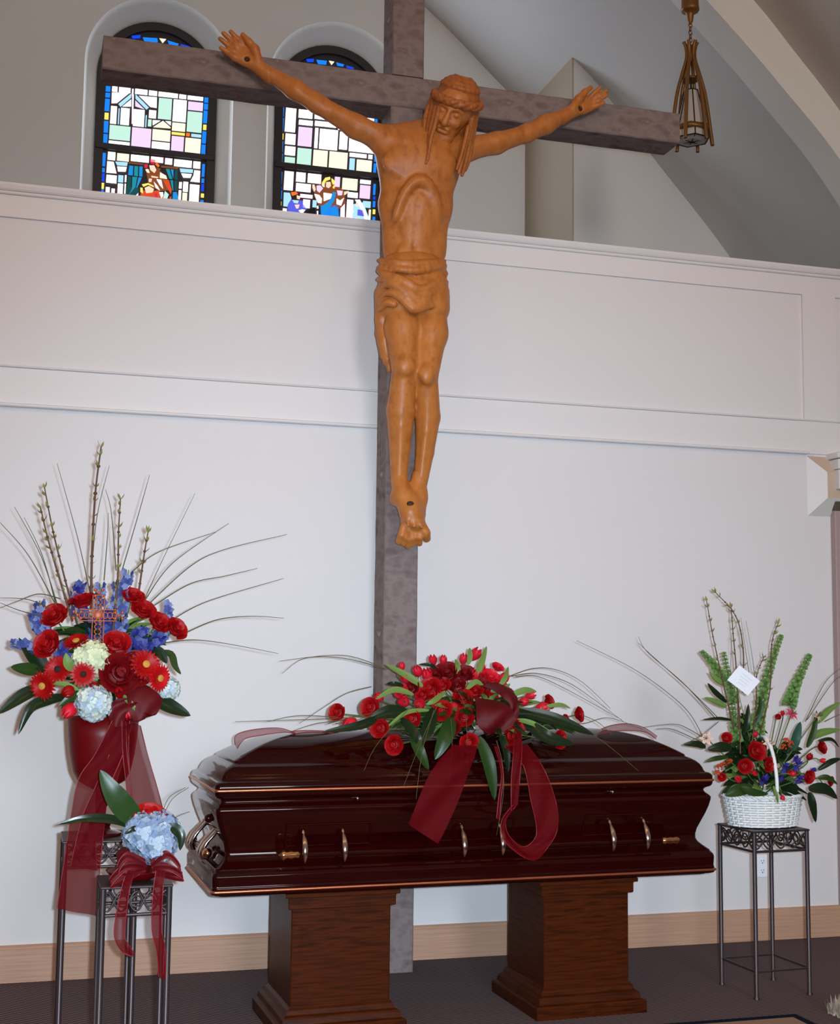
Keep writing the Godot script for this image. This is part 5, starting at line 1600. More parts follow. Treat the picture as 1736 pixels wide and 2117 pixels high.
func twig(parent: Node3D, path: Array, buds: int, sd: int, r0 := 0.0048) -> void:
	rng.seed = sd
	var s := px_path(path, 8)
	var m := MB.new()
	m.tube(s, r0, r0 * 0.5, 6)
	for k in range(4, s.size() - 2, 4): m.ball(s[k], Vector3(r0 * 1.3, r0 * 1.2, r0 * 1.3), Basis.IDENTITY, 6)
	var o := obj("twig", m.mesh(), M.twig, parent)
	var b := MB.new()
	for i in buds:
		var v := 1.0 - pow(float(i) / buds, 1.15) * 0.9
		var k := clampi(int(v * (s.size() - 1)), 1, s.size() - 1)
		var d := (s[k] - s[k - 1]).normalized()
		for q in (3 if i == 0 else 2):
			var a := rng.randf() * TAU
			var side := (facing(d) * Vector3(cos(a), sin(a), 0)).normalized()
			var up := (side * 0.8 + d * (0.9 if i == 0 else 0.5)).normalized()
			petal_patch(b, s[k], up, up.cross(d).normalized(), (up.cross(d)).cross(up), 0.020 + rng.randf() * 0.012, 0.0055, 0.3, 0.25, 2, 4, 0.8)
	obj("leaf_buds", b.mesh(), M.bud, o).set_meta("kind", "stuff")
func spike(parent: Node3D, path: Array, n: int, width: float, mats: Array, sd: int) -> void:   # delphinium
	rng.seed = sd
	var s := px_path(path, 8)
	var st := MB.new()
	st.tube(s, 0.003, 0.0015, 5)
	var o := obj("delphinium", st.mesh(), M.stem, parent)
	var ms := [MB.new(), MB.new()]
	for i in n:
		var v := (i + rng.randf() * 0.6) / n
		var k := clampi(int(v * (s.size() - 1)), 0, s.size() - 1)
		var d := (s[s.size() - 1] - s[0]).normalized()
		var a := i * 2.4 + rng.randf()
		var side := (facing(d) * Vector3(cos(a), sin(a), 0)).normalized()
		var w := width * (1.15 - 0.6 * v) * (0.6 + 0.5 * rng.randf())
		var nn := (side + Vector3(0, -0.1, 0.45)).normalized()
		var r := 0.020 * (1.1 - 0.45 * v) * (0.8 + rng.randf() * 0.4)
		floret(ms[i % 2], s[k] + side * w, nn, r, 5, rng.randf() * 3.0, 0.9)
		floret(ms[i % 2], s[k] + side * w + nn * 0.003, nn, r * 0.55, 5, rng.randf() * 3.0, 1.2)
	obj("blossoms", ms[0].mesh(), mats[0], o).set_meta("kind", "stuff")
	obj("blossoms", ms[1].mesh(), mats[1], o).set_meta("kind", "stuff")
func bells(parent: Node3D, path: Array, n: int, width: float, sd: int) -> void:      # bells of Ireland
	rng.seed = sd
	var s := px_path(path, 8)
	var st := MB.new()
	st.tube(s, 0.004, 0.002, 5)
	var o := obj("bell_spike", st.mesh(), M.stem, parent)
	var m := MB.new()
	for i in n:
		var v := (i + 0.3) / n
		var f := v * (s.size() - 1)
		var k := clampi(int(f), 0, s.size() - 2)
		var p := s[k].lerp(s[k + 1], f - k)
		var d := (s[k + 1] - s[k]).normalized()
		for q in 4:
			var a := i * 0.9 + TAU * q / 4.0
			var side := (facing(d) * Vector3(cos(a), sin(a), 0)).normalized()
			var w := width * (1.0 - 0.62 * v)
			var ax := (side + d * 0.35 + Vector3(0, 0, 0.15)).normalized()
			var fb_ := facing(ax, rng.randf())
			var rim := []; var throat := []
			for j in 9:
				var b := TAU * j / 8.0
				rim.append(p + side * w * 0.55 + ax * w * 0.5 + fb_ * Vector3(cos(b), sin(b), 0) * w * (0.62 + 0.08 * cos(b * 4.0)))
				throat.append(p + side * w * 0.2 + fb_ * Vector3(cos(b), sin(b), 0) * w * 0.18)
			m.grid([throat, rim])
	obj("bell_cups", m.mesh(), M.bells, o).set_meta("kind", "stuff")
func strip(parent: Node3D, called: String, l: Array, r: Array, mt: Material, ripple := 0.006, edge := true, n := 8) -> MeshInstance3D:   # ribbon between two edges given as [px, py, z]
	var a := px_path(l, n); var b := px_path(r, n)
	var m := MB.new()
	var g := []
	for i in a.size():
		var row := []
		for k in 7:
			var u := k / 6.0
			row.append(a[i].lerp(b[i], u) + Vector3(0, 0, ripple * sin(u * 7.0 + i * 0.35)))
		g.append(row)
	m.grid(g)
	var o := obj(called, m.mesh(), mt, parent)
	if edge:
		var e := MB.new()
		e.tube(a, 0.0016, 0.0016, 5); e.tube(b, 0.0016, 0.0016, 5)
		obj("wired_edge", e.mesh(), M.ribbon_edge, o)
	return o

func build_tall_arrangement() -> void:
	# vase
	var c := Vector3(0.2565, 0.824, 1.43)
	var top := pt(219, 1482, 1.43).y
	var v := thing("trumpet_vase", "tall dark red trumpet vase with a round glass foot on the taller iron stand", "vase", c)
	var m := MB.new()
	m.lathe([[0.075, 0.0], [0.077, 0.006], [0.070, 0.012], [0.040, 0.018], [0.034, 0.028], [0.040, 0.042], [0.036, 0.060], [0.022, 0.072]], c, 28)
	obj("foot", m.mesh(), M.glass_foot, v)
	m = MB.new()
	var h := top - c.y
	m.lathe([[0.018, 0.070], [0.018, 0.11], [0.022, h * 0.38], [0.055, h * 0.415], [0.083, h * 0.46], [0.100, h * 0.54], [0.112, h * 0.68], [0.120, h * 0.84], [0.124, h], [0.119, h], [0.114, h * 0.84], [0.08, h * 0.6], [0.02, h * 0.5]], c, 32)
	obj("bowl", m.mesh(), M.vase, v)
	var heart := pt(218, 1430, 1.43)
	var t := thing("flower_arrangement", "large arrangement of red gerberas, roses and blue delphinium in the tall red vase", "flower arrangement", Vector3(heart.x, top, heart.z))
	filler(t, heart, 48, Vector3(0.15, 0.17, 0.12), 41, 0.020)
	filler(t, pt(215, 1340, 1.40), 50, Vector3(0.20, 0.15, 0.07), 42, 0.016)
	var outw := func(p: Vector3, f := 0.9) -> Vector3: return ((p - heart).normalized() + Vector3(0, 0, f)).normalized()
	var i := 0
	for q in [[113, 1274, 1.44, 24, 0], [171, 1243, 1.42, 25, 0], [98, 1333, 1.48, 25, 0], [275, 1234, 1.42, 20, 0], [295, 1262, 1.44, 22, 0], [328, 1288, 1.45, 21, 0], [364, 1301, 1.46, 21, 0], [240, 1331, 1.50, 25, 0], [247, 1392, 1.53, 36, 1], [278, 1384, 1.52, 30, 1]]:
		var p := pt(q[0], q[1], q[2])
		bloom(t, "rose", p, outw.call(p, 1.0 if i != 1 else 0.3), q[3] / 560.0 * 1.02, M.rose_dark if q[4] else M.rose, heart, i)
		i += 1
	i = 0
	for q in [[158, 1327, 1.49, 30, Vector3(-0.3, 0.85, 0.5)], [120, 1384, 1.51, 30, Vector3(-0.35, 0.25, 0.9)], [172, 1394, 1.56, 27, Vector3(0, 0.05, 1)], [89, 1418, 1.52, 31, Vector3(-0.55, -0.1, 0.8)], [301, 1374, 1.53, 33, Vector3(0.25, 0.25, 0.9)], [329, 1402, 1.52, 31, Vector3(0.62, -0.05, 0.75)]]:
		bloom(t, "gerbera_daisy", pt(q[0], q[1], q[2]), q[4], q[3] / 560.0, M.gerbera_pink if i == 5 else M.gerbera, heart, [1, 2, 0, 1, 1, 3][i])
		i += 1
	i = 0
	for q in [[142, 1429, 1.56, 12, Vector3(-0.6, -0.3, 0.7)], [195, 1418, 1.57, 9, Vector3(0.1, -0.3, 1)], [246, 1428, 1.56, 10, Vector3(0.1, -0.5, 0.8)], [145, 1467, 1.54, 14, Vector3(-0.6, -0.7, 0.5)], [262, 1470, 1.53, 11, Vector3(0.2, -0.9, 0.5)], [224, 1456, 1.53, 10, Vector3(0.3, -0.8, 0.5)]]:
		bloom(t, "tulip", pt(q[0], q[1], q[2]), q[4], q[3] / 560.0, M.rose if i < 3 else M.tulip, heart, i)
		i += 1
	var pale := hydrangea_mesh(1, Color(0.88, 0.87, 0.72), Color(0.74, 0.77, 0.62))
	var blue1 := hydrangea_mesh(2, Color(0.66, 0.72, 0.80), Color(0.84, 0.85, 0.76))
	for q in [[190, 1364, 1.50, 40, pale, "creamy white hydrangea head"], [194, 1454, 1.55, 36, blue1, "pale blue and white hydrangea head"], [346, 1424, 1.46, 26, blue1, "pale blue hydrangea head at the right edge"]]:
		var o := obj("hydrangea", q[4], M.tinted, t, Transform3D(Basis.IDENTITY.scaled(Vector3.ONE * (q[3] / 560.0)), pt(q[0], q[1], q[2])))
		o.set_meta("label", q[5])
		var s := MB.new()
		s.tube(PackedVector3Array([pt(q[0], q[1], q[2]), heart]), 0.004, 0.004, 5)
		obj("stem", s.mesh(), M.stem, o)
	i = 0
	for q in [[[[238, 1345, 1.42], [250, 1260, 1.41], [266, 1178, 1.40]], 34, 0.024], [[[225, 1330, 1.40], [238, 1265, 1.39], [245, 1200, 1.38]], 26, 0.02], [[[212, 1300, 1.39], [208, 1240, 1.38], [206, 1205, 1.38]], 12, 0.016], [[[165, 1270, 1.40], [158, 1230, 1.38], [172, 1200, 1.38]], 14, 0.022],
			[[[100, 1320, 1.42], [84, 1285, 1.42], [82, 1242, 1.41]], 26, 0.022], [[[84, 1300, 1.40], [72, 1282, 1.39], [66, 1265, 1.39]], 10, 0.014], [[[330, 1320, 1.42], [345, 1280, 1.41], [349, 1245, 1.40]], 16, 0.016], [[[250, 1360, 1.46], [275, 1325, 1.45], [300, 1300, 1.43]], 26, 0.026], [[[285, 1340, 1.46], [318, 1330, 1.45], [335, 1310, 1.43]], 18, 0.022],
			[[[232, 1340, 1.46], [222, 1300, 1.45], [225, 1265, 1.44]], 22, 0.022], [[[262, 1370, 1.48], [255, 1345, 1.48], [262, 1325, 1.47]], 14, 0.02], [[[75, 1345, 1.44], [48, 1332, 1.44], [22, 1332, 1.43]], 12, 0.014], [[[130, 1360, 1.47], [128, 1345, 1.47], [135, 1330, 1.46]], 8, 0.014], [[[190, 1330, 1.42], [192, 1300, 1.41], [186, 1270, 1.40]], 16, 0.02]]:
		spike(t, q[0], int(q[1] * 1.5), q[2], [M.blue, M.blue_pale] if i in [0, 1, 2, 4, 5, 6, 11] else [M.blue, M.blue_deep], 600 + i)
		i += 1
	i = 0
	for q in [[[162, 1300, 1.40], [135, 1200, 1.38], [110, 1100, 1.36], [92, 1008, 1.34]], [[150, 1285, 1.42], [118, 1180, 1.43], [98, 1110, 1.43], [84, 1050, 1.43]], [[188, 1260, 1.40], [190, 1150, 1.38], [197, 1020, 1.36], [209, 924, 1.34]], [[232, 1320, 1.46], [243, 1200, 1.46], [245, 1100, 1.45], [249, 1032, 1.44]], [[286, 1228, 1.40], [293, 1180, 1.39], [299, 1140, 1.38], [306, 1100, 1.38]]]:
		twig(t, q, 9 if i < 4 else 5, 700 + i, 0.0055 if i == 2 else 0.0042)
		i += 1
	for q in [[[186, 1225, 1.38], [160, 1110, 1.34], [118, 958, 1.28]], [[122, 1262, 1.42], [85, 1150, 1.40], [30, 1048, 1.38]], [[118, 1260, 1.40], [88, 1150, 1.37], [50, 1070, 1.35]], [[118, 1256, 1.44], [60, 1150, 1.45], [0, 1080, 1.46]], [[186, 1220, 1.36], [200, 1071, 1.30], [226, 962, 1.26]], [[252, 1180, 1.36], [290, 1050, 1.32], [309, 982, 1.28]],
			[[296, 1246, 1.38], [330, 1170, 1.34], [403, 1020, 1.28]], [[300, 1240, 1.40], [357, 1164, 1.40], [473, 1082, 1.40]], [[306, 1250, 1.42], [393, 1171, 1.44], [464, 1136, 1.46], [593, 1105, 1.5]], [[312, 1256, 1.42], [393, 1207, 1.44], [464, 1191, 1.46], [532, 1175, 1.5]], [[350, 1285, 1.42], [429, 1243, 1.46], [586, 1196, 1.5]], [[376, 1312, 1.44], [446, 1282, 1.48], [518, 1274, 1.52], [587, 1278, 1.56]],
			[[322, 1332, 1.44], [393, 1323, 1.48], [464, 1330, 1.52], [575, 1351, 1.58]], [[110, 1262, 1.42], [60, 1240, 1.46], [0, 1236, 1.48]], [[125, 1238, 1.44], [80, 1228, 1.46], [36, 1243, 1.48], [0, 1257, 1.5]], [[215, 1200, 1.36], [222, 1110, 1.32], [224, 1060, 1.3]], [[275, 1180, 1.36], [330, 1140, 1.33], [445, 1100, 1.3]], [[90, 1275, 1.44], [40, 1262, 1.46], [0, 1246, 1.48]], [[240, 1180, 1.38], [230, 1060, 1.34], [218, 1012, 1.32]]]:
		blade(t, q, 0.0022, 0.0008)
	for q in [[[[82, 1386, 1.46], [55, 1384, 1.48], [22, 1379, 1.50]], 0.026, M.leaf], [[[98, 1390, 1.46], [70, 1355, 1.45], [40, 1318, 1.45]], 0.032, M.leaf_dark], [[[85, 1420, 1.47], [45, 1440, 1.49], [-4, 1476, 1.51]], 0.026, M.leaf_dark], [[[140, 1440, 1.49], [98, 1448, 1.51], [62, 1466, 1.53], [38, 1518, 1.54]], 0.022, M.leaf_dark], [[[312, 1440, 1.47], [350, 1460, 1.50], [394, 1480, 1.52]], 0.030, M.leaf_dark],
			[[[322, 1350, 1.44], [352, 1352, 1.46], [362, 1378, 1.48], [374, 1394, 1.49]], 0.014, M.leaf], [[[175, 1432, 1.53], [150, 1440, 1.55], [122, 1460, 1.55]], 0.016, M.leaf], [[[252, 1436, 1.54], [268, 1452, 1.56], [286, 1474, 1.56]], 0.010, M.leaf_light], [[[150, 1385, 1.53], [140, 1372, 1.54], [136, 1350, 1.54]], 0.018, M.leaf_light], [[[310, 1345, 1.45], [330, 1350, 1.46], [345, 1372, 1.47]], 0.022, M.leaf_dark], [[[108, 1412, 1.53], [140, 1416, 1.55], [165, 1428, 1.56]], 0.009, M.leaf_light]]:
		leaf(t, q[0], q[1], q[2])
	# filigree cross on a pick
	var p := pt(203, 1272, 1.52)
	var k := thing("copper_cross", "small copper filigree cross standing among the red and blue flowers", "cross", pt(203, 1345, 1.52))
	m = MB.new()
	var s := 1.0 / 562.0
	for arm in [[0, -66, 0, 40], [-36, 0, 36, 0]]:
		var a := p + Vector3(arm[0], arm[1], 0) * s; var b := p + Vector3(arm[2], arm[3], 0) * s
		var d := (b - a).normalized(); var sd := Vector3(-d.y, d.x, 0) * 11.0 * s
		m.tube(PackedVector3Array([a + sd, b + sd]), 0.0022, 0.0022, 5)
		m.tube(PackedVector3Array([a - sd, b - sd]), 0.0022, 0.0022, 5)
		var steps := int((b - a).length() / 0.016)
		for j in steps:
			var ring := PackedVector3Array()
			var cc := a.lerp(b, (j + 0.5) / steps)
			for w in 11:
				var an := TAU * w / 10.0
				ring.append(cc + (d * cos(an) * 0.8 + sd.normalized() * sin(an)) * 0.011)
			m.tube(ring, 0.0024, 0.0024, 5)
	for e in [Vector3(0, 44, 0), Vector3(-40, 0, 0), Vector3(40, 0, 0)]:
		for o in [Vector3(0, 0, 0), Vector3(7, 6, 0), Vector3(-7, 6, 0), Vector3(7, -6, 0), Vector3(-7, -6, 0)]:
			m.ball(p + (e + o) * s, Vector3(0.006, 0.006, 0.004), Basis.IDENTITY, 7)
	m.ball(p, Vector3(0.016, 0.016, 0.006))
	m.tube(PackedVector3Array([p + Vector3(0, -60 * s, 0), pt(203, 1350, 1.5)]), 0.003, 0.003, 5)
	obj("filigree", m.mesh(), M.copper, k)
	# bow and trailing ribbon on the vase
	var rb := thing("ribbon_bow", "dark red sheer bow at the neck of the tall vase, with long hanging tails", "ribbon", pt(285, 1440, 1.5))
	strip(rb, "loop", [[272, 1400, 1.54], [262, 1440, 1.57], [276, 1490, 1.57], [300, 1486, 1.56]], [[310, 1420, 1.52], [335, 1445, 1.54], [322, 1478, 1.56], [296, 1470, 1.57]], M.ribbon_dark, 0.010, false)
	strip(rb, "loop", [[250, 1440, 1.55], [225, 1460, 1.56], [230, 1500, 1.57], [262, 1500, 1.57]], [[285, 1452, 1.56], [262, 1475, 1.58], [258, 1505, 1.58], [278, 1492, 1.58]], M.ribbon_dark, 0.010, false)
	strip(rb, "tail", [[268, 1490, 1.56], [266, 1560, 1.57], [272, 1640, 1.57], [288, 1720, 1.56]], [[290, 1500, 1.55], [305, 1560, 1.56], [328, 1640, 1.56], [352, 1735, 1.55]], M.ribbon, 0.010)
	strip(rb, "tail", [[232, 1490, 1.57], [196, 1560, 1.58], [162, 1612, 1.58], [145, 1700, 1.59], [118, 1878, 1.60]], [[272, 1500, 1.57], [250, 1570, 1.58], [226, 1630, 1.59], [214, 1720, 1.59], [198, 1894, 1.60]], M.ribbon, 0.008)
	strip(rb, "tail", [[226, 1560, 1.58], [200, 1620, 1.585], [170, 1690, 1.59], [146, 1790, 1.595]], [[256, 1570, 1.58], [232, 1640, 1.585], [200, 1720, 1.595], [200, 1800, 1.60]], M.ribbon, 0.008)
	strip(rb, "streamer", [[252, 1490, 1.575], [254, 1560, 1.585], [262, 1640, 1.585], [258, 1690, 1.58]], [[260, 1492, 1.575], [263, 1560, 1.585], [271, 1640, 1.585], [268, 1690, 1.58]], M.ribbon, 0.003)

func build_low_arrangement() -> void:
	var c := Vector3(0.3495, 0.737, 1.85)
	var d := thing("red_dish", "low round dark red dish on the front iron stand", "dish", c)
	var m := MB.new()
	m.lathe([[0.045, 0.0], [0.055, 0.003], [0.075, 0.012], [0.090, 0.028], [0.092, 0.032], [0.086, 0.030], [0.05, 0.012]], c, 32)
	obj("bowl", m.mesh(), M.vase, d)
	var heart := pt(308, 1745, 1.86)
	var t := thing("flower_posy", "low posy of pale blue hydrangea and broad leaves on the front iron stand", "flower arrangement", Vector3(heart.x, c.y + 0.03, heart.z))
	m = MB.new()
	m.lathe([[0.045, 0.012], [0.055, 0.05], [0.062, 0.085], [0.045, 0.10]], Vector3(c.x, c.y, c.z), 20)
	obj("wrapped_pot", m.mesh(), M.ribbon_dark, t)
	var hb := hydrangea_mesh(5, Color(0.42, 0.50, 0.64), Color(0.68, 0.72, 0.77))
	var hc := hydrangea_mesh(6, Color(0.70, 0.76, 0.76), Color(0.78, 0.82, 0.68))
	for q in [[296, 1722, 1.90, 40, hb], [322, 1742, 1.91, 42, hb], [330, 1712, 1.88, 36, hb], [352, 1708, 1.86, 20, hc]]:
		var o := obj("hydrangea", q[4], M.tinted, t, Transform3D(Basis.IDENTITY.scaled(Vector3.ONE * (q[3] / 605.0)), pt(q[0], q[1], q[2])))
		var s := MB.new()
		s.tube(PackedVector3Array([pt(q[0], q[1], q[2]), heart]), 0.004, 0.004, 5)
		obj("stem", s.mesh(), M.stem, o)
	bloom(t, "rose", pt(308, 1688, 1.89), Vector3(0.0, 0.8, 0.6), 0.045, M.gerbera, heart, 1)
	bloom(t, "rose", pt(326, 1694, 1.88), Vector3(0.25, 0.8, 0.6), 0.036, M.gerbera, heart, 2)
	leaf(t, [[296, 1706, 1.88], [262, 1676, 1.90], [232, 1636, 1.91], [207, 1592, 1.90]], 0.042, M.leaf, Vector3(0, 0.2, 1), 0.15)
	leaf(t, [[290, 1716, 1.88], [240, 1696, 1.91], [180, 1692, 1.93], [120, 1704, 1.93]], 0.016, M.leaf_dark)
	leaf(t, [[330, 1722, 1.92], [356, 1712, 1.93], [374, 1728, 1.94], [372, 1758, 1.94]], 0.020, M.leaf_dark)
	leaf(t, [[300, 1712, 1.93], [276, 1714, 1.95], [258, 1724, 1.95]], 0.010, M.leaf_dark)
	blade(t, [[338, 1672, 1.86], [352, 1646, 1.85], [384, 1628, 1.85]], 0.0014, 0.001)
	blade(t, [[342, 1676, 1.85], [358, 1650, 1.84], [390, 1628, 1.84]], 0.0014, 0.001)
	blade(t, [[344, 1704, 1.86], [366, 1688, 1.85], [392, 1678, 1.85]], 0.0014, 0.001)
	var rb := thing("ribbon_bow", "narrow dark red wired bow with two long streamers, tied below the pale blue hydrangea", "ribbon", pt(305, 1790, 1.95))
	for q in [[[300, 1782], [262, 1768], [244, 1800], [298, 1792]], [[310, 1782], [345, 1765], [372, 1800], [312, 1794]], [[296, 1784], [258, 1790], [226, 1826], [286, 1798]], [[314, 1786], [350, 1792], [376, 1812], [318, 1800]]]:
		var l := []; var r := []
		for k in 4:
			l.append([q[k][0], q[k][1] - 6, 1.95 + (0.02 if k in [1, 2] else 0.0)]); r.append([q[k][0] + 3, q[k][1] + 10, 1.965 + (0.02 if k in [1, 2] else 0.0)])
		strip(rb, "loop", l, r, M.ribbon_dark, 0.004)
	strip(rb, "streamer", [[262, 1800, 1.97], [248, 1850, 1.98], [236, 1930, 1.98], [252, 1966, 1.98], [274, 1978, 1.98]], [[278, 1800, 1.97], [266, 1850, 1.98], [258, 1930, 1.98], [264, 1950, 1.985], [278, 1972, 1.98]], M.ribbon, 0.003)
	strip(rb, "streamer", [[322, 1800, 1.97], [316, 1850, 1.98], [314, 1920, 1.98], [324, 1966, 1.98], [328, 2020, 1.98]], [[340, 1800, 1.97], [336, 1850, 1.98], [334, 1920, 1.98], [342, 1966, 1.985], [342, 2025, 1.98]], M.ribbon, 0.003)

func build_casket_spray() -> void:
	var heart := pt(985, 1470, 0.93)
	heart.y = 1.16
	var t := thing("casket_spray", "mounded spray of red roses, tulips and long leaves lying on the casket lid", "flower arrangement", Vector3(heart.x, 1.15, heart.z))
	filler(t, heart + Vector3(0, 0.02, 0.06), 95, Vector3(0.30, 0.15, 0.18), 51, 0.022, 1.15)
	filler(t, heart + Vector3(-0.22, 0.0, 0.02), 22, Vector3(0.20, 0.07, 0.13), 52, 0.018, 1.15)
	filler(t, heart + Vector3(0.24, 0.0, 0.02), 22, Vector3(0.20, 0.07, 0.13), 53, 0.018, 1.15)
	var i := 0
	var sx := func(x: float) -> float: return 560.0 + x / 2.553
	var sy := func(y: float) -> float: return 1300.0 + y / 2.553
	var deep := func(y: float) -> float: return lerpf(0.90, 1.13, clampf((y - 130.0) / 480.0, 0.0, 1.0))
	for q in [[525, 415, 46, 0], [350, 440, 40, 0], [650, 612, 46, 0], [745, 475, 45, 0], [575, 525, 44, 0], [900, 432, 50, 0], [1012, 368, 52, 0], [1022, 465, 48, 0], [1045, 600, 44, 0], [838, 318, 56, 0], [930, 235, 62, 1], [868, 240, 46, 1], [1020, 240, 50, 1], [1110, 300, 46, 1], [1155, 262, 55, 2], [1250, 362, 50, 1], [1272, 565, 46, 0], [1300, 520, 40, 0], [1465, 388, 38, 0], [1622, 452, 38, 0], [1520, 585, 44, 0], [738, 312, 42, 1], [980, 300, 46, 1], [1195, 205, 32, 2], [1550, 485, 30, 0], [1215, 320, 44, 0], [1180, 460, 60, 1], [1110, 420, 46, 1], [905, 300, 40, 0], [960, 520, 40, 1], [1075, 330, 46, 0], [800, 350, 38, 0], [1150, 360, 44, 0], [690, 330, 34, 2]]:
		var p := pt(sx.call(q[0]), sy.call(q[1]), deep.call(q[1]))
		bloom(t, "rose", p, ((p - heart).normalized() * 0.9 + Vector3(0, 0.15, 0.9)).normalized(), q[2] / 2.553 / 505.0, [M.rose, M.rose_dark, M.tulip][q[3]], heart, i)
		i += 1
	i = 0
	for q in [[690, 200, 20, -0.2, 1], [775, 228, 26, -0.5, 1], [855, 172, 24, -0.3, 1], [908, 166, 22, 0.0, 1], [1015, 163, 24, 0.0, 1], [1075, 140, 30, 0.4, 0.6], [1225, 264, 28, 0.5, 0.8], [825, 248, 30, -0.4, 0.8], [715, 268, 26, -0.6, 0.7], [572, 362, 24, -0.8, 0.4], [705, 385, 30, -0.4, 0.1], [782, 400, 30, 0.0, 0.2], [420, 500, 36, -0.6, -0.3], [965, 408, 24, 0.0, -0.3], [1075, 248, 28, 0.2, 0.8], [1190, 382, 20, 0.3, -0.3], [1428, 416, 30, 0.6, 0.1], [1365, 352, 24, 0.9, 0.3], [1330, 385, 24, 0.8, 0.2], [880, 350, 26, -0.2, 0.5], [1105, 212, 26, 0.1, 0.9]]:
		var p := pt(sx.call(q[0]), sy.call(q[1]), deep.call(q[1]))
		bloom(t, "tulip", p, Vector3(q[3], q[4], 0.45), q[2] / 2.553 / 505.0 * 1.0, M.tulip, heart, i)
		i += 1
	for q in [[[740, 540], [780, 640], [832, 745], 34, 0], [[955, 470], [920, 570], [865, 690], 46, 1], [[1095, 570], [1150, 720], [1180, 905], 40, 0], [[1300, 430], [1500, 480], [1705, 560], 40, 2], [[1330, 480], [1450, 570], [1600, 610], 42, 2], [[720, 440], [620, 440], [520, 470], 40, 2], [[860, 420], [820, 540], [760, 620], 40, 2], [[560, 470], [470, 510], [270, 545], 26, 2], [[690, 470], [760, 560], [790, 620], 30, 2],
			[[800, 305], [720, 250], [600, 185], 22, 3], [[752, 348], [650, 322], [552, 372], 18, 3], [[1085, 250], [1110, 180], [1138, 92], 20, 3], [[985, 240], [985, 200], [972, 160], 16, 3], [[1270, 350], [1340, 325], [1402, 332], 20, 3], [[1300, 480], [1380, 500], [1500, 560], 16, 3], [[1030, 320], [1080, 280], [1124, 305], 16, 3], [[1205, 300], [1235, 260], [1252, 200], 16, 3], [[870, 210], [840, 190], [780, 188], 12, 2], [[1040, 190], [1050, 140], [1048, 100], 16, 3], [[700, 300], [650, 290], [612, 290], 14, 2], [[1160, 330], [1220, 320], [1262, 290], 16, 3], [[920, 330], [860, 380], [820, 400], 16, 3], [[1420, 420], [1520, 400], [1580, 420], 12, 3], [[840, 430], [720, 440], [610, 520], 12, 3], [[1210, 560], [1240, 640], [1250, 760], 24, 2]]:
		var pth := []
		for k in 3: pth.append([sx.call(q[k][0]), sy.call(q[k][1]), deep.call(q[k][1]) + (0.035 if k == 1 else 0.02) + (0.02 if q[1][1] > 600 and k == 2 else 0.0)])
		leaf(t, pth, q[3] / 2.553 / 505.0, [M.leaf, M.leaf, M.leaf_dark, M.leaf_light][q[4]])
	for q in [[[620, 215], [440, 150], [300, 140], [45, 170]], [[600, 210], [380, 155], [180, 155], [60, 235]], [[530, 305], [400, 340], [270, 420], [150, 500]], [[400, 470], [150, 458], [-20, 490]], [[400, 480], [240, 500], [100, 545]], [[400, 470], [200, 478], [-190, 490]], [[1260, 250], [1380, 210], [1500, 215], [1640, 280], [1790, 420]], [[1270, 250], [1400, 235], [1560, 280], [1700, 370], [1860, 490]], [[1290, 255], [1400, 250], [1560, 320], [1850, 480]], [[1600, 440], [1720, 490], [1800, 560]],
			[[880, 400], [790, 600], [700, 830]], [[975, 310], [1025, 430], [1040, 750]], [[720, 430], [560, 610], [490, 750]], [[1190, 590], [1222, 720], [1225, 880], [1190, 1090]], [[1480, 470], [1700, 560], [1940, 750]], [[860, 430], [800, 640], [765, 900]], [[950, 480], [955, 640], [930, 880]], [[1450, 480], [1640, 500], [1780, 470], [1960, 530]], [[300, 500], [420, 470], [560, 440]], [[340, 500], [460, 480], [600, 430]]]:
		var pth := []
		for k in q.size(): pth.append([sx.call(q[k][0]), sy.call(q[k][1]), deep.call(q[k][1]) + (0.045 + 0.06 * clampf((q[k][1] - 600.0) / 200.0, 0.0, 1.0) if q[0][1] > 280 and q[k][0] > 480 and q[k][0] < 1300 else 0.0)])
		blade(t, pth, 0.0019, 0.0008)
	# ribbons of the spray
	var rb := thing("ribbon_bow", "dark red sheer bow on the casket spray, hanging over the casket front", "ribbon", pt(1030, 1480, 1.12))
	var S := func(list: Array) -> Array:
		var o := []
		for k in list: o.append([sx.call(k[0]), sy.call(k[1]), k[2]])
		return o
	strip(rb, "loop", S.call([[1070, 360, 1.10], [1080, 430, 1.17], [1100, 520, 1.17], [1150, 560, 1.14]]), S.call([[1200, 380, 1.10], [1270, 420, 1.16], [1290, 480, 1.17], [1240, 540, 1.15]]), M.ribbon_dark, 0.012, false)
	strip(rb, "loop", S.call([[1100, 300, 1.06], [1180, 330, 1.13], [1260, 400, 1.14], [1240, 470, 1.12]]), S.call([[1180, 280, 1.04], [1280, 330, 1.10], [1310, 420, 1.12], [1280, 500, 1.12]]), M.ribbon_dark, 0.010, false)
	strip(rb, "tail", S.call([[960, 610, 1.18], [880, 700, 1.245], [800, 850, 1.26], [720, 1030, 1.265]]), S.call([[1085, 620, 1.18], [1060, 720, 1.245], [1000, 880, 1.26], [880, 1135, 1.265]]), M.ribbon, 0.010, false)
	strip(rb, "loop", S.call([[1230, 620, 1.17], [1330, 720, 1.25], [1370, 900, 1.26], [1400, 1040, 1.265], [1390, 1110, 1.27], [1330, 1150, 1.27], [1255, 1090, 1.27], [1240, 1010, 1.27], [1290, 940, 1.265]]), S.call([[1350, 610, 1.17], [1440, 740, 1.25], [1505, 920, 1.265], [1512, 1050, 1.28], [1470, 1140, 1.29], [1380, 1222, 1.30], [1240, 1130, 1.30], [1215, 1020, 1.29], [1275, 930, 1.28]]), M.ribbon, 0.006, true)
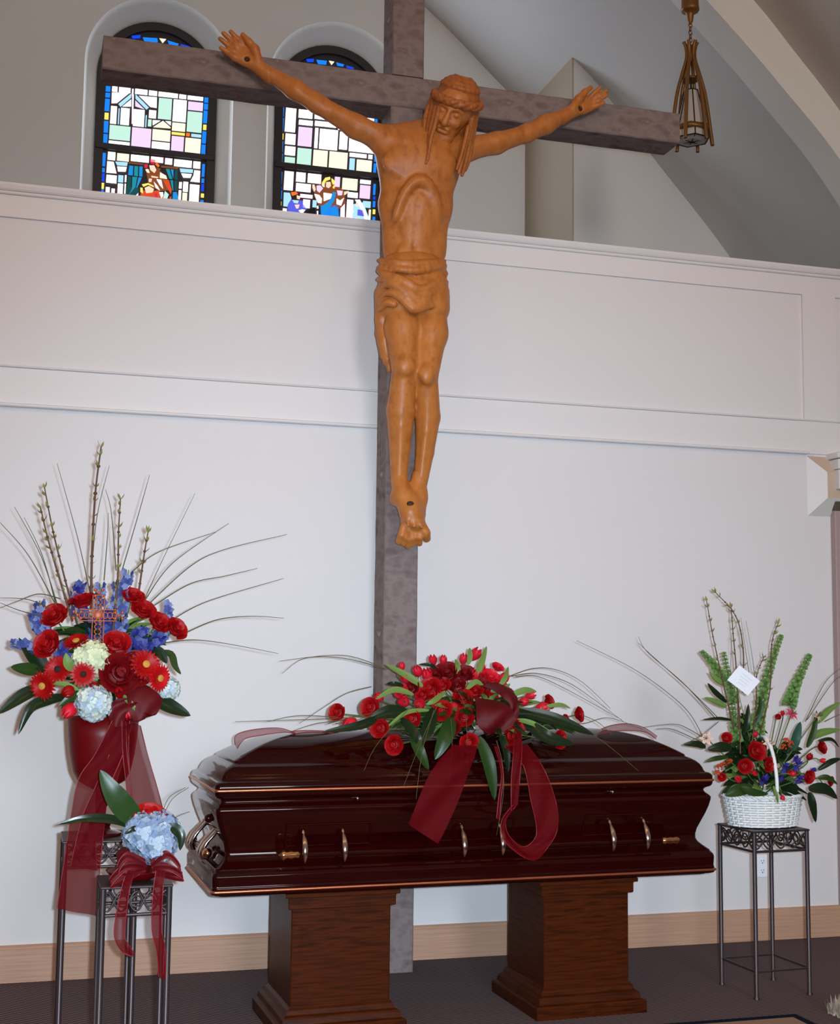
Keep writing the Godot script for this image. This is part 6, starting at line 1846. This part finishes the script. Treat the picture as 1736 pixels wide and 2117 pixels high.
	strip(rb, "streamer", S.call([[1285, 530, 1.16], [1280, 640, 1.24], [1268, 800, 1.265], [1268, 960, 1.275]]), S.call([[1318, 540, 1.16], [1324, 640, 1.24], [1312, 800, 1.265], [1300, 930, 1.275]]), M.ribbon, 0.004)
	strip(rb, "streamer", S.call([[1180, 620, 1.17], [1215, 760, 1.25], [1200, 900, 1.265], [1190, 1000, 1.27]]), S.call([[1190, 620, 1.175], [1224, 760, 1.255], [1214, 900, 1.27], [1206, 1010, 1.275]]), M.ribbon, 0.002)
	# loose sheer ribbon ends lying on the lid
	var r2 := thing("ribbon_end", "pale sheer pink ribbon curled on the left end of the casket lid", "ribbon", pt(540, 1515, 0.95))
	strip(r2, "band", [[486, 1540, 0.96], [488, 1520, 0.98], [520, 1509, 0.97], [575, 1505, 0.95], [612, 1516, 0.93]], [[490, 1548, 0.99], [506, 1528, 1.0], [540, 1520, 0.99], [590, 1514, 0.97], [616, 1519, 0.95]], M.ribbon_pale, 0.002)
	strip(r2, "band", [[600, 1512, 0.95], [640, 1510, 0.94], [700, 1514, 0.93]], [[604, 1518, 0.97], [640, 1514, 0.96], [700, 1517, 0.94]], M.ribbon_pale, 0.002)
	var r3 := thing("ribbon_end", "pale sheer pink ribbon humped on the right end of the casket lid", "ribbon", pt(1295, 1512, 0.95))
	strip(r3, "band", [[1232, 1512, 0.86], [1262, 1500, 0.86], [1296, 1496, 0.86], [1330, 1504, 0.86], [1358, 1522, 0.88]], [[1236, 1518, 0.95], [1266, 1512, 0.96], [1300, 1510, 0.96], [1334, 1514, 0.96], [1356, 1528, 0.96]], M.ribbon_pale, 0.002)

func build_basket() -> void:
	var base := Vector3(3.195, 0.7155, 0.915)
	var t := thing("wicker_basket", "oval white wicker basket with a tall handle on the right iron stand", "basket", base)
	var H := 0.128
	var el := func(a: float, v: float, grow := 0.0) -> Vector3:
		var k := lerpf(0.86, 1.0, v)
		return base + Vector3(cos(a) * (0.182 * k + grow), 0.004 + v * H, sin(a) * (0.128 * k + grow))
	var m: MB
	var rows := 12
	for r in rows:
		m = MB.new()
		var p := PackedVector3Array()
		for j in 121:
			var a := TAU * j / 120.0
			p.append(el.call(a, (r + 0.5) / rows, 0.0045 * cos(a * 15.0 + PI * r)))
		m.tube(p, 0.0058, 0.0058, 5)
		obj("weave_row", m.mesh(), M.wicker, t)
	m = MB.new()
	for j in 30:
		var a := TAU * j / 30.0
		m.tube(PackedVector3Array([el.call(a, 0.0), el.call(a, 0.5), el.call(a, 1.03)]), 0.004, 0.004, 5)
	obj("stakes", m.mesh(), M.wicker, t)
	for s in 2:
		m = MB.new()
		var p := PackedVector3Array()
		for j in 161:
			var a := TAU * j / 160.0
			var w := a * 26.0 + PI * s
			p.append(el.call(a, 1.03, 0.006 * cos(w)) + Vector3(0, 0.006 * sin(w), 0))
		m.tube(p, 0.006, 0.006, 5)
		obj("braided_rim", m.mesh(), M.wicker, t)
	m = MB.new()
	var fl := PackedVector3Array()
	for j in 40: fl.append(el.call(TAU * j / 40.0, 0.0))
	var up := PackedVector3Array()
	for j in 40: up.append(el.call(TAU * j / 40.0, 0.06))
	m.loft([fl, up])
	obj("bottom", m.mesh(), M.wicker, t)
	m = MB.new()                                              # handle over the middle, seen edge on
	var hp := []
	for j in 17:
		var a := PI * j / 16.0
		hp.append(base + Vector3(0.0, H + 0.275 * pow(sin(a), 0.8), 0.128 * cos(a)))
	m.tube(smooth(hp, 3), 0.0085, 0.0085, 8)
	obj("handle", m.mesh(), M.wicker, t)
	# what grows in it
	var O := Vector2(1160, 1200)
	var k := 3.0139
	var sx := func(x: float) -> float: return O.x + x / k
	var sy := func(y: float) -> float: return O.y + y / k
	var heart := base + Vector3(0, H + 0.02, 0)
	var f := thing("basket_arrangement", "red roses, purple blooms and tall green bell spikes arranged in the white wicker basket", "flower arrangement", Vector3(base.x, base.y + H, base.z))
	filler(f, heart + Vector3(0, 0.03, 0), 44, Vector3(0.20, 0.12, 0.14), 61, 0.020)
	filler(f, heart + Vector3(-0.04, 0.14, -0.02), 56, Vector3(0.15, 0.17, 0.09), 62, 0.018)
	filler(f, heart + Vector3(-0.05, 0.25, -0.03), 36, Vector3(0.09, 0.13, 0.05), 64, 0.015)
	filler(f, heart + Vector3(0.10, 0.12, -0.02), 36, Vector3(0.12, 0.14, 0.09), 63, 0.018)
	var i := 0
	for q in [[1215, 1062, 58, 1.0, 0.02, 0.25], [1145, 1156, 46, 1.02, -0.25, 0.1], [1290, 1146, 46, 1.02, 0.2, 0.05], [1620, 1040, 44, 0.98, 0.5, 0.3], [1540, 1222, 42, 1.04, 0.2, -0.1], [1030, 980, 34, 0.92, -0.3, 0.4], [1675, 1250, 32, 1.0, 0.5, -0.2], [1350, 850, 20, 0.9, -0.3, 0.5], [1000, 1225, 26, 1.0, -0.5, 0.0]]:
		bloom(f, "rose", pt(sx.call(q[0]), sy.call(q[1]), q[3]), Vector3(q[4], q[5], 1), q[2] / k / 512.0, M.rose, heart, i)
		i += 1
	i = 0
	for q in [[1545, 1100, 26, 0.98, 0.1, 0.6], [1100, 1235, 28, 1.03, -0.1, -0.2], [1625, 1122, 20, 1.0, 0.9, 0.0], [1378, 1352, 19, 1.06, 0.1, -0.9], [1207, 962, 22, 0.96, 0.0, 0.8], [1200, 1198, 20, 1.05, 0.0, -0.2], [1425, 1200, 24, 1.02, -0.3, 0.2], [1640, 1275, 18, 1.03, 0.5, -0.4], [1378, 830, 18, 0.92, -0.2, 0.8], [1440, 1205, 22, 1.04, 0.6, 0.1]]:
		bloom(f, "tulip", pt(sx.call(q[0]), sy.call(q[1]), q[3]), Vector3(q[4], q[5], 0.5), q[2] / k / 512.0 * 0.85, M.tulip if i != 0 else M.rose, heart, i)
		i += 1
	i = 0
	for q in [[1395, 1165, 44, 1.0], [1472, 1150, 50, 1.0], [1482, 1242, 46, 1.04], [1262, 1248, 46, 1.04], [1565, 1190, 32, 1.0], [1372, 1222, 34, 1.0], [1460, 1110, 30, 0.98]]:
		rng.seed = 800 + i
		m = MB.new()
		var c := pt(sx.call(q[0]), sy.call(q[1]), q[3])
		for n in 34:
			var dv := Vector3(rng.randf() * 2 - 1, rng.randf() * 2 - 1, rng.randf() * 1.2 - 0.3).normalized()
			petal_patch(m, c + dv * 0.004, (dv + Vector3(rng.randf() - 0.5, rng.randf() - 0.5, 0) * 0.5).normalized(), dv.cross(Vector3(0.3, 1, 0.2)).normalized(), Vector3(0, 0, 1), q[2] / k / 512.0 * (0.8 + 0.3 * rng.randf()), 0.006, 0.2, 0.1, 2, 4, 0.5)
		var o := obj("purple_bloom", m.mesh(), M.violet, f)
		m = MB.new()
		m.tube(PackedVector3Array([c, heart.lerp(c, 0.2)]), 0.003, 0.003, 5)
		obj("stem", m.mesh(), M.stem, o)
		i += 1
	for q in [[[[1010, 620], [945, 520], [872, 440]], 12, 0.024], [[[1075, 760], [1040, 600], [1012, 444]], 14, 0.022], [[[1225, 900], [1262, 680], [1320, 480], [1372, 340]], 20, 0.027], [[[1420, 770], [1465, 640], [1550, 460]], 15, 0.030], [[[1095, 1000], [1072, 850], [1052, 680]], 13, 0.024], [[[1235, 960], [1245, 860], [1262, 760]], 8, 0.022]]:
		var pth := []
		for n in q[0].size(): pth.append([sx.call(q[0][n][0]), sy.call(q[0][n][1]), 0.93 - 0.02 * n])
		bells(f, pth, q[1], q[2], 900 + i)
		i += 1
	for q in [[[1075, 930], [1000, 600], [945, 350], [905, 126]], [[1105, 930], [1090, 560], [1070, 330], [1058, 165]], [[1130, 700], [1132, 420], [1085, 220], [962, 76]], [[1240, 950], [1300, 680], [1310, 400], [1350, 268]], [[1190, 1000], [1215, 760], [1215, 600], [1260, 480]], [[1115, 1080], [1110, 840], [1090, 600]]]:
		var pth := []
		for n in q.size(): pth.append([sx.call(q[n][0]), sy.call(q[n][1]), 0.98 - 0.02 * n])
		twig(f, pth, 8, 950 + i, 0.0034)
		i += 1
	# lilies: long recurved petals
	for q in [[1432, 835, 62, Vector3(0.1, 0.6, 0.8), 1], [905, 985, 70, Vector3(-0.6, 0.2, 0.8), 0], [1290, 1020, 60, Vector3(0.0, 0.4, 0.9), 0], [1590, 850, 50, Vector3(0.4, 0.5, 0.7), 0]]:
		m = MB.new()
		var c := pt(sx.call(q[0]), sy.call(q[1]), 0.97)
		var b := facing(q[3])
		for n in 6:
			var a := TAU * n / 6.0
			var ou := b * Vector3(cos(a), sin(a), 0)
			petal_patch(m, c, (ou + b.z * 0.45).normalized(), b * Vector3(-sin(a), cos(a), 0), -b.z, q[2] / k / 512.0, 0.009, 0.25, 0.35, 4, 6, 0.85)
		var o := obj("lily", m.mesh(), M.lily_pink if q[4] else M.lily, f)
		m = MB.new()
		for n in 6: m.tube(PackedVector3Array([c, c + b * Vector3(cos(n * 1.05) * 0.010, sin(n * 1.05) * 0.010, 0.03)]), 0.0009, 0.0016, 4)
		m.tube(PackedVector3Array([c, heart.lerp(c, 0.2)]), 0.003, 0.003, 5)
		obj("stem", m.mesh(), M.stem, o)
	i = 0
	for q in [[[1590, 890], [1650, 820], [1736, 760], 26], [[1540, 990], [1620, 950], [1740, 930], 30], [[1030, 790], [960, 760], [890, 730], 24], [[1030, 660], [960, 620], [920, 570], 24]]:      # green lily buds
		var pth := []
		for n in 3: pth.append([sx.call(q[n][0]), sy.call(q[n][1]), 0.95])
		leaf(f, pth, q[3] / k / 512.0, M.leaf_light, Vector3(0, 0.35, 1), 0.6)
	for q in [[[1190, 1290], [1100, 1310], [1020, 1340], 44, 1.05, M.leaf], [[1120, 1290], [1190, 1320], [1290, 1330], 30, 1.06, M.leaf], [[1540, 1300], [1640, 1300], [1720, 1360], 44, 1.05, M.leaf_dark], [[1545, 1320], [1562, 1400], [1585, 1508], 36, 1.06, M.leaf_dark], [[1060, 1040], [990, 1040], [910, 1055], 40, 1.0, M.leaf_dark], [[1130, 960], [1155, 880], [1165, 770], 26, 0.98, M.leaf_dark], [[1030, 760], [960, 700], [910, 640], 24, 0.96, M.leaf_dark], [[1060, 870], [980, 860], [880, 868], 12, 0.96, M.leaf_dark], [[900, 1040], [840, 1020], [760, 1022], 26, 0.98, M.leaf_dark],
			[[1530, 1040], [1570, 940], [1590, 810], 26, 0.96, M.leaf], [[1440, 1060], [1460, 980], [1490, 880], 40, 0.96, M.leaf_teal], [[1600, 1180], [1680, 1130], [1740, 1110], 22, 0.98, M.leaf_dark], [[1600, 1000], [1680, 990], [1730, 1040], 14, 0.98, M.leaf_dark], [[1320, 1280], [1340, 1340], [1350, 1390], 14, 1.06, M.leaf_light], [[1370, 1310], [1400, 1330], [1440, 1340], 12, 1.06, M.leaf_dark], [[1200, 900], [1240, 800], [1235, 720], 26, 0.95, M.leaf], [[1040, 1100], [960, 1110], [900, 1130], 18, 0.98, M.leaf], [[1600, 1230], [1660, 1230], [1720, 1270], 22, 1.02, M.leaf], [[1250, 1100], [1180, 1110], [1130, 1090], 24, 0.98, M.leaf_dark]]:
		var pth := []
		for n in 3: pth.append([sx.call(q[n][0]), sy.call(q[n][1]), q[4] + (0.01 if n == 1 else 0.0)])
		leaf(f, pth, q[3] / k / 512.0, q[5])
	rng.seed = 70
	for q in [[1400, 1000], [1430, 1020], [1050, 1130], [985, 1165], [1010, 1150], [1385, 1040], [970, 1200]]:
		m = MB.new()
		var c := pt(sx.call(q[0]), sy.call(q[1]), 1.0)
		for n in 14:
			var dv := Vector3(rng.randf() * 2 - 1, rng.randf() * 2 - 0.6, rng.randf() * 2 - 1).normalized()
			m.ball(c + dv * 0.012, Vector3(0.0045, 0.0045, 0.0045), Basis.IDENTITY, 6)
		obj("orange_filler", m.mesh(), M.orange_bud, f)
	for q in [[[900, 1010], [800, 830], [650, 690], [430, 540], [95, 375]], [[970, 850], [800, 680], [600, 500], [480, 390]], [[970, 870], [760, 640], [540, 450], [480, 350]], [[930, 1010], [800, 930], [700, 895], [510, 915]], [[900, 1020], [700, 930], [590, 925]], [[1520, 880], [1640, 640], [1750, 540]], [[1530, 870], [1680, 650], [1750, 590]], [[1190, 700], [1145, 420], [1118, 230]], [[1215, 700], [1190, 480], [1150, 250]], [[1060, 760], [1055, 560], [1062, 330]], [[980, 880], [880, 960], [790, 1010]], [[1640, 880], [1700, 850], [1750, 830]]]:
		var pth := []
		for n in q.size(): pth.append([sx.call(q[n][0]), sy.call(q[n][1]), 0.95 + 0.03 * n])
		blade(f, pth, 0.0021, 0.0008)
	# the card
	var cc := []
	for q in [[1110, 528], [1238, 628], [1162, 718], [1034, 620]]: cc.append(pt(sx.call(q[0]), sy.call(q[1]), 1.0))
	var card := thing("gift_card", "small white card tucked among the green spikes of the basket arrangement", "card", (cc[0] + cc[2]) / 2)
	m = MB.new()
	var dz := Vector3(0, 0, -0.0012)
	m.loft([PackedVector3Array(cc), PackedVector3Array([cc[0] + dz, cc[1] + dz, cc[2] + dz, cc[3] + dz])], true, true, 0)
	obj("paper", m.mesh(), M.paper, card)
	m = MB.new()
	for n in 4:                                               # faint handwriting, too small to read
		var u := 0.25 + 0.16 * n
		var a: Vector3 = (cc[0] as Vector3).lerp(cc[3], u); var b: Vector3 = (cc[1] as Vector3).lerp(cc[2], u)
		var p := PackedVector3Array()
		for j in 25:
			var w := lerpf(0.25 + 0.04 * n, 0.75 - 0.05 * (n % 2), j / 24.0)
			p.append(a.lerp(b, w) + Vector3(0, 0.0012 * sin(j * 2.3 + n), 0.0006))
		m.tube(p, 0.0004, 0.0004, 3)
	obj("handwriting", m.mesh(), M.ink, card)
	m = MB.new()
	m.tube(PackedVector3Array([(cc[3] + cc[2]) / 2 - Vector3(0, 0, 0.003), heart]), 0.0016, 0.0016, 5)
	obj("card_pick", m.mesh(), M.stem, card)

func _ready() -> void:
	make_materials()
	set_view()
	build_room()
	build_cross()
	build_figure()
	build_casket()
	build_lantern()
	iron_stand(Vector3(3.195, 0, 0.915), 0.272, 0.706, 0.06, "slim dark iron plant stand carrying the white wicker basket")
	iron_stand(Vector3(0.2565, 0, 1.43), 0.238, 0.815, 0.0, "tall dark iron plant stand under the dark red vase")
	iron_stand(Vector3(0.3495, 0, 1.85), 0.205, 0.728, 0.0, "lower dark iron plant stand in front, carrying the pale blue hydrangea")
	build_tall_arrangement()
	build_low_arrangement()
	build_casket_spray()
	build_basket()
	build_outlet()
	build_rug()
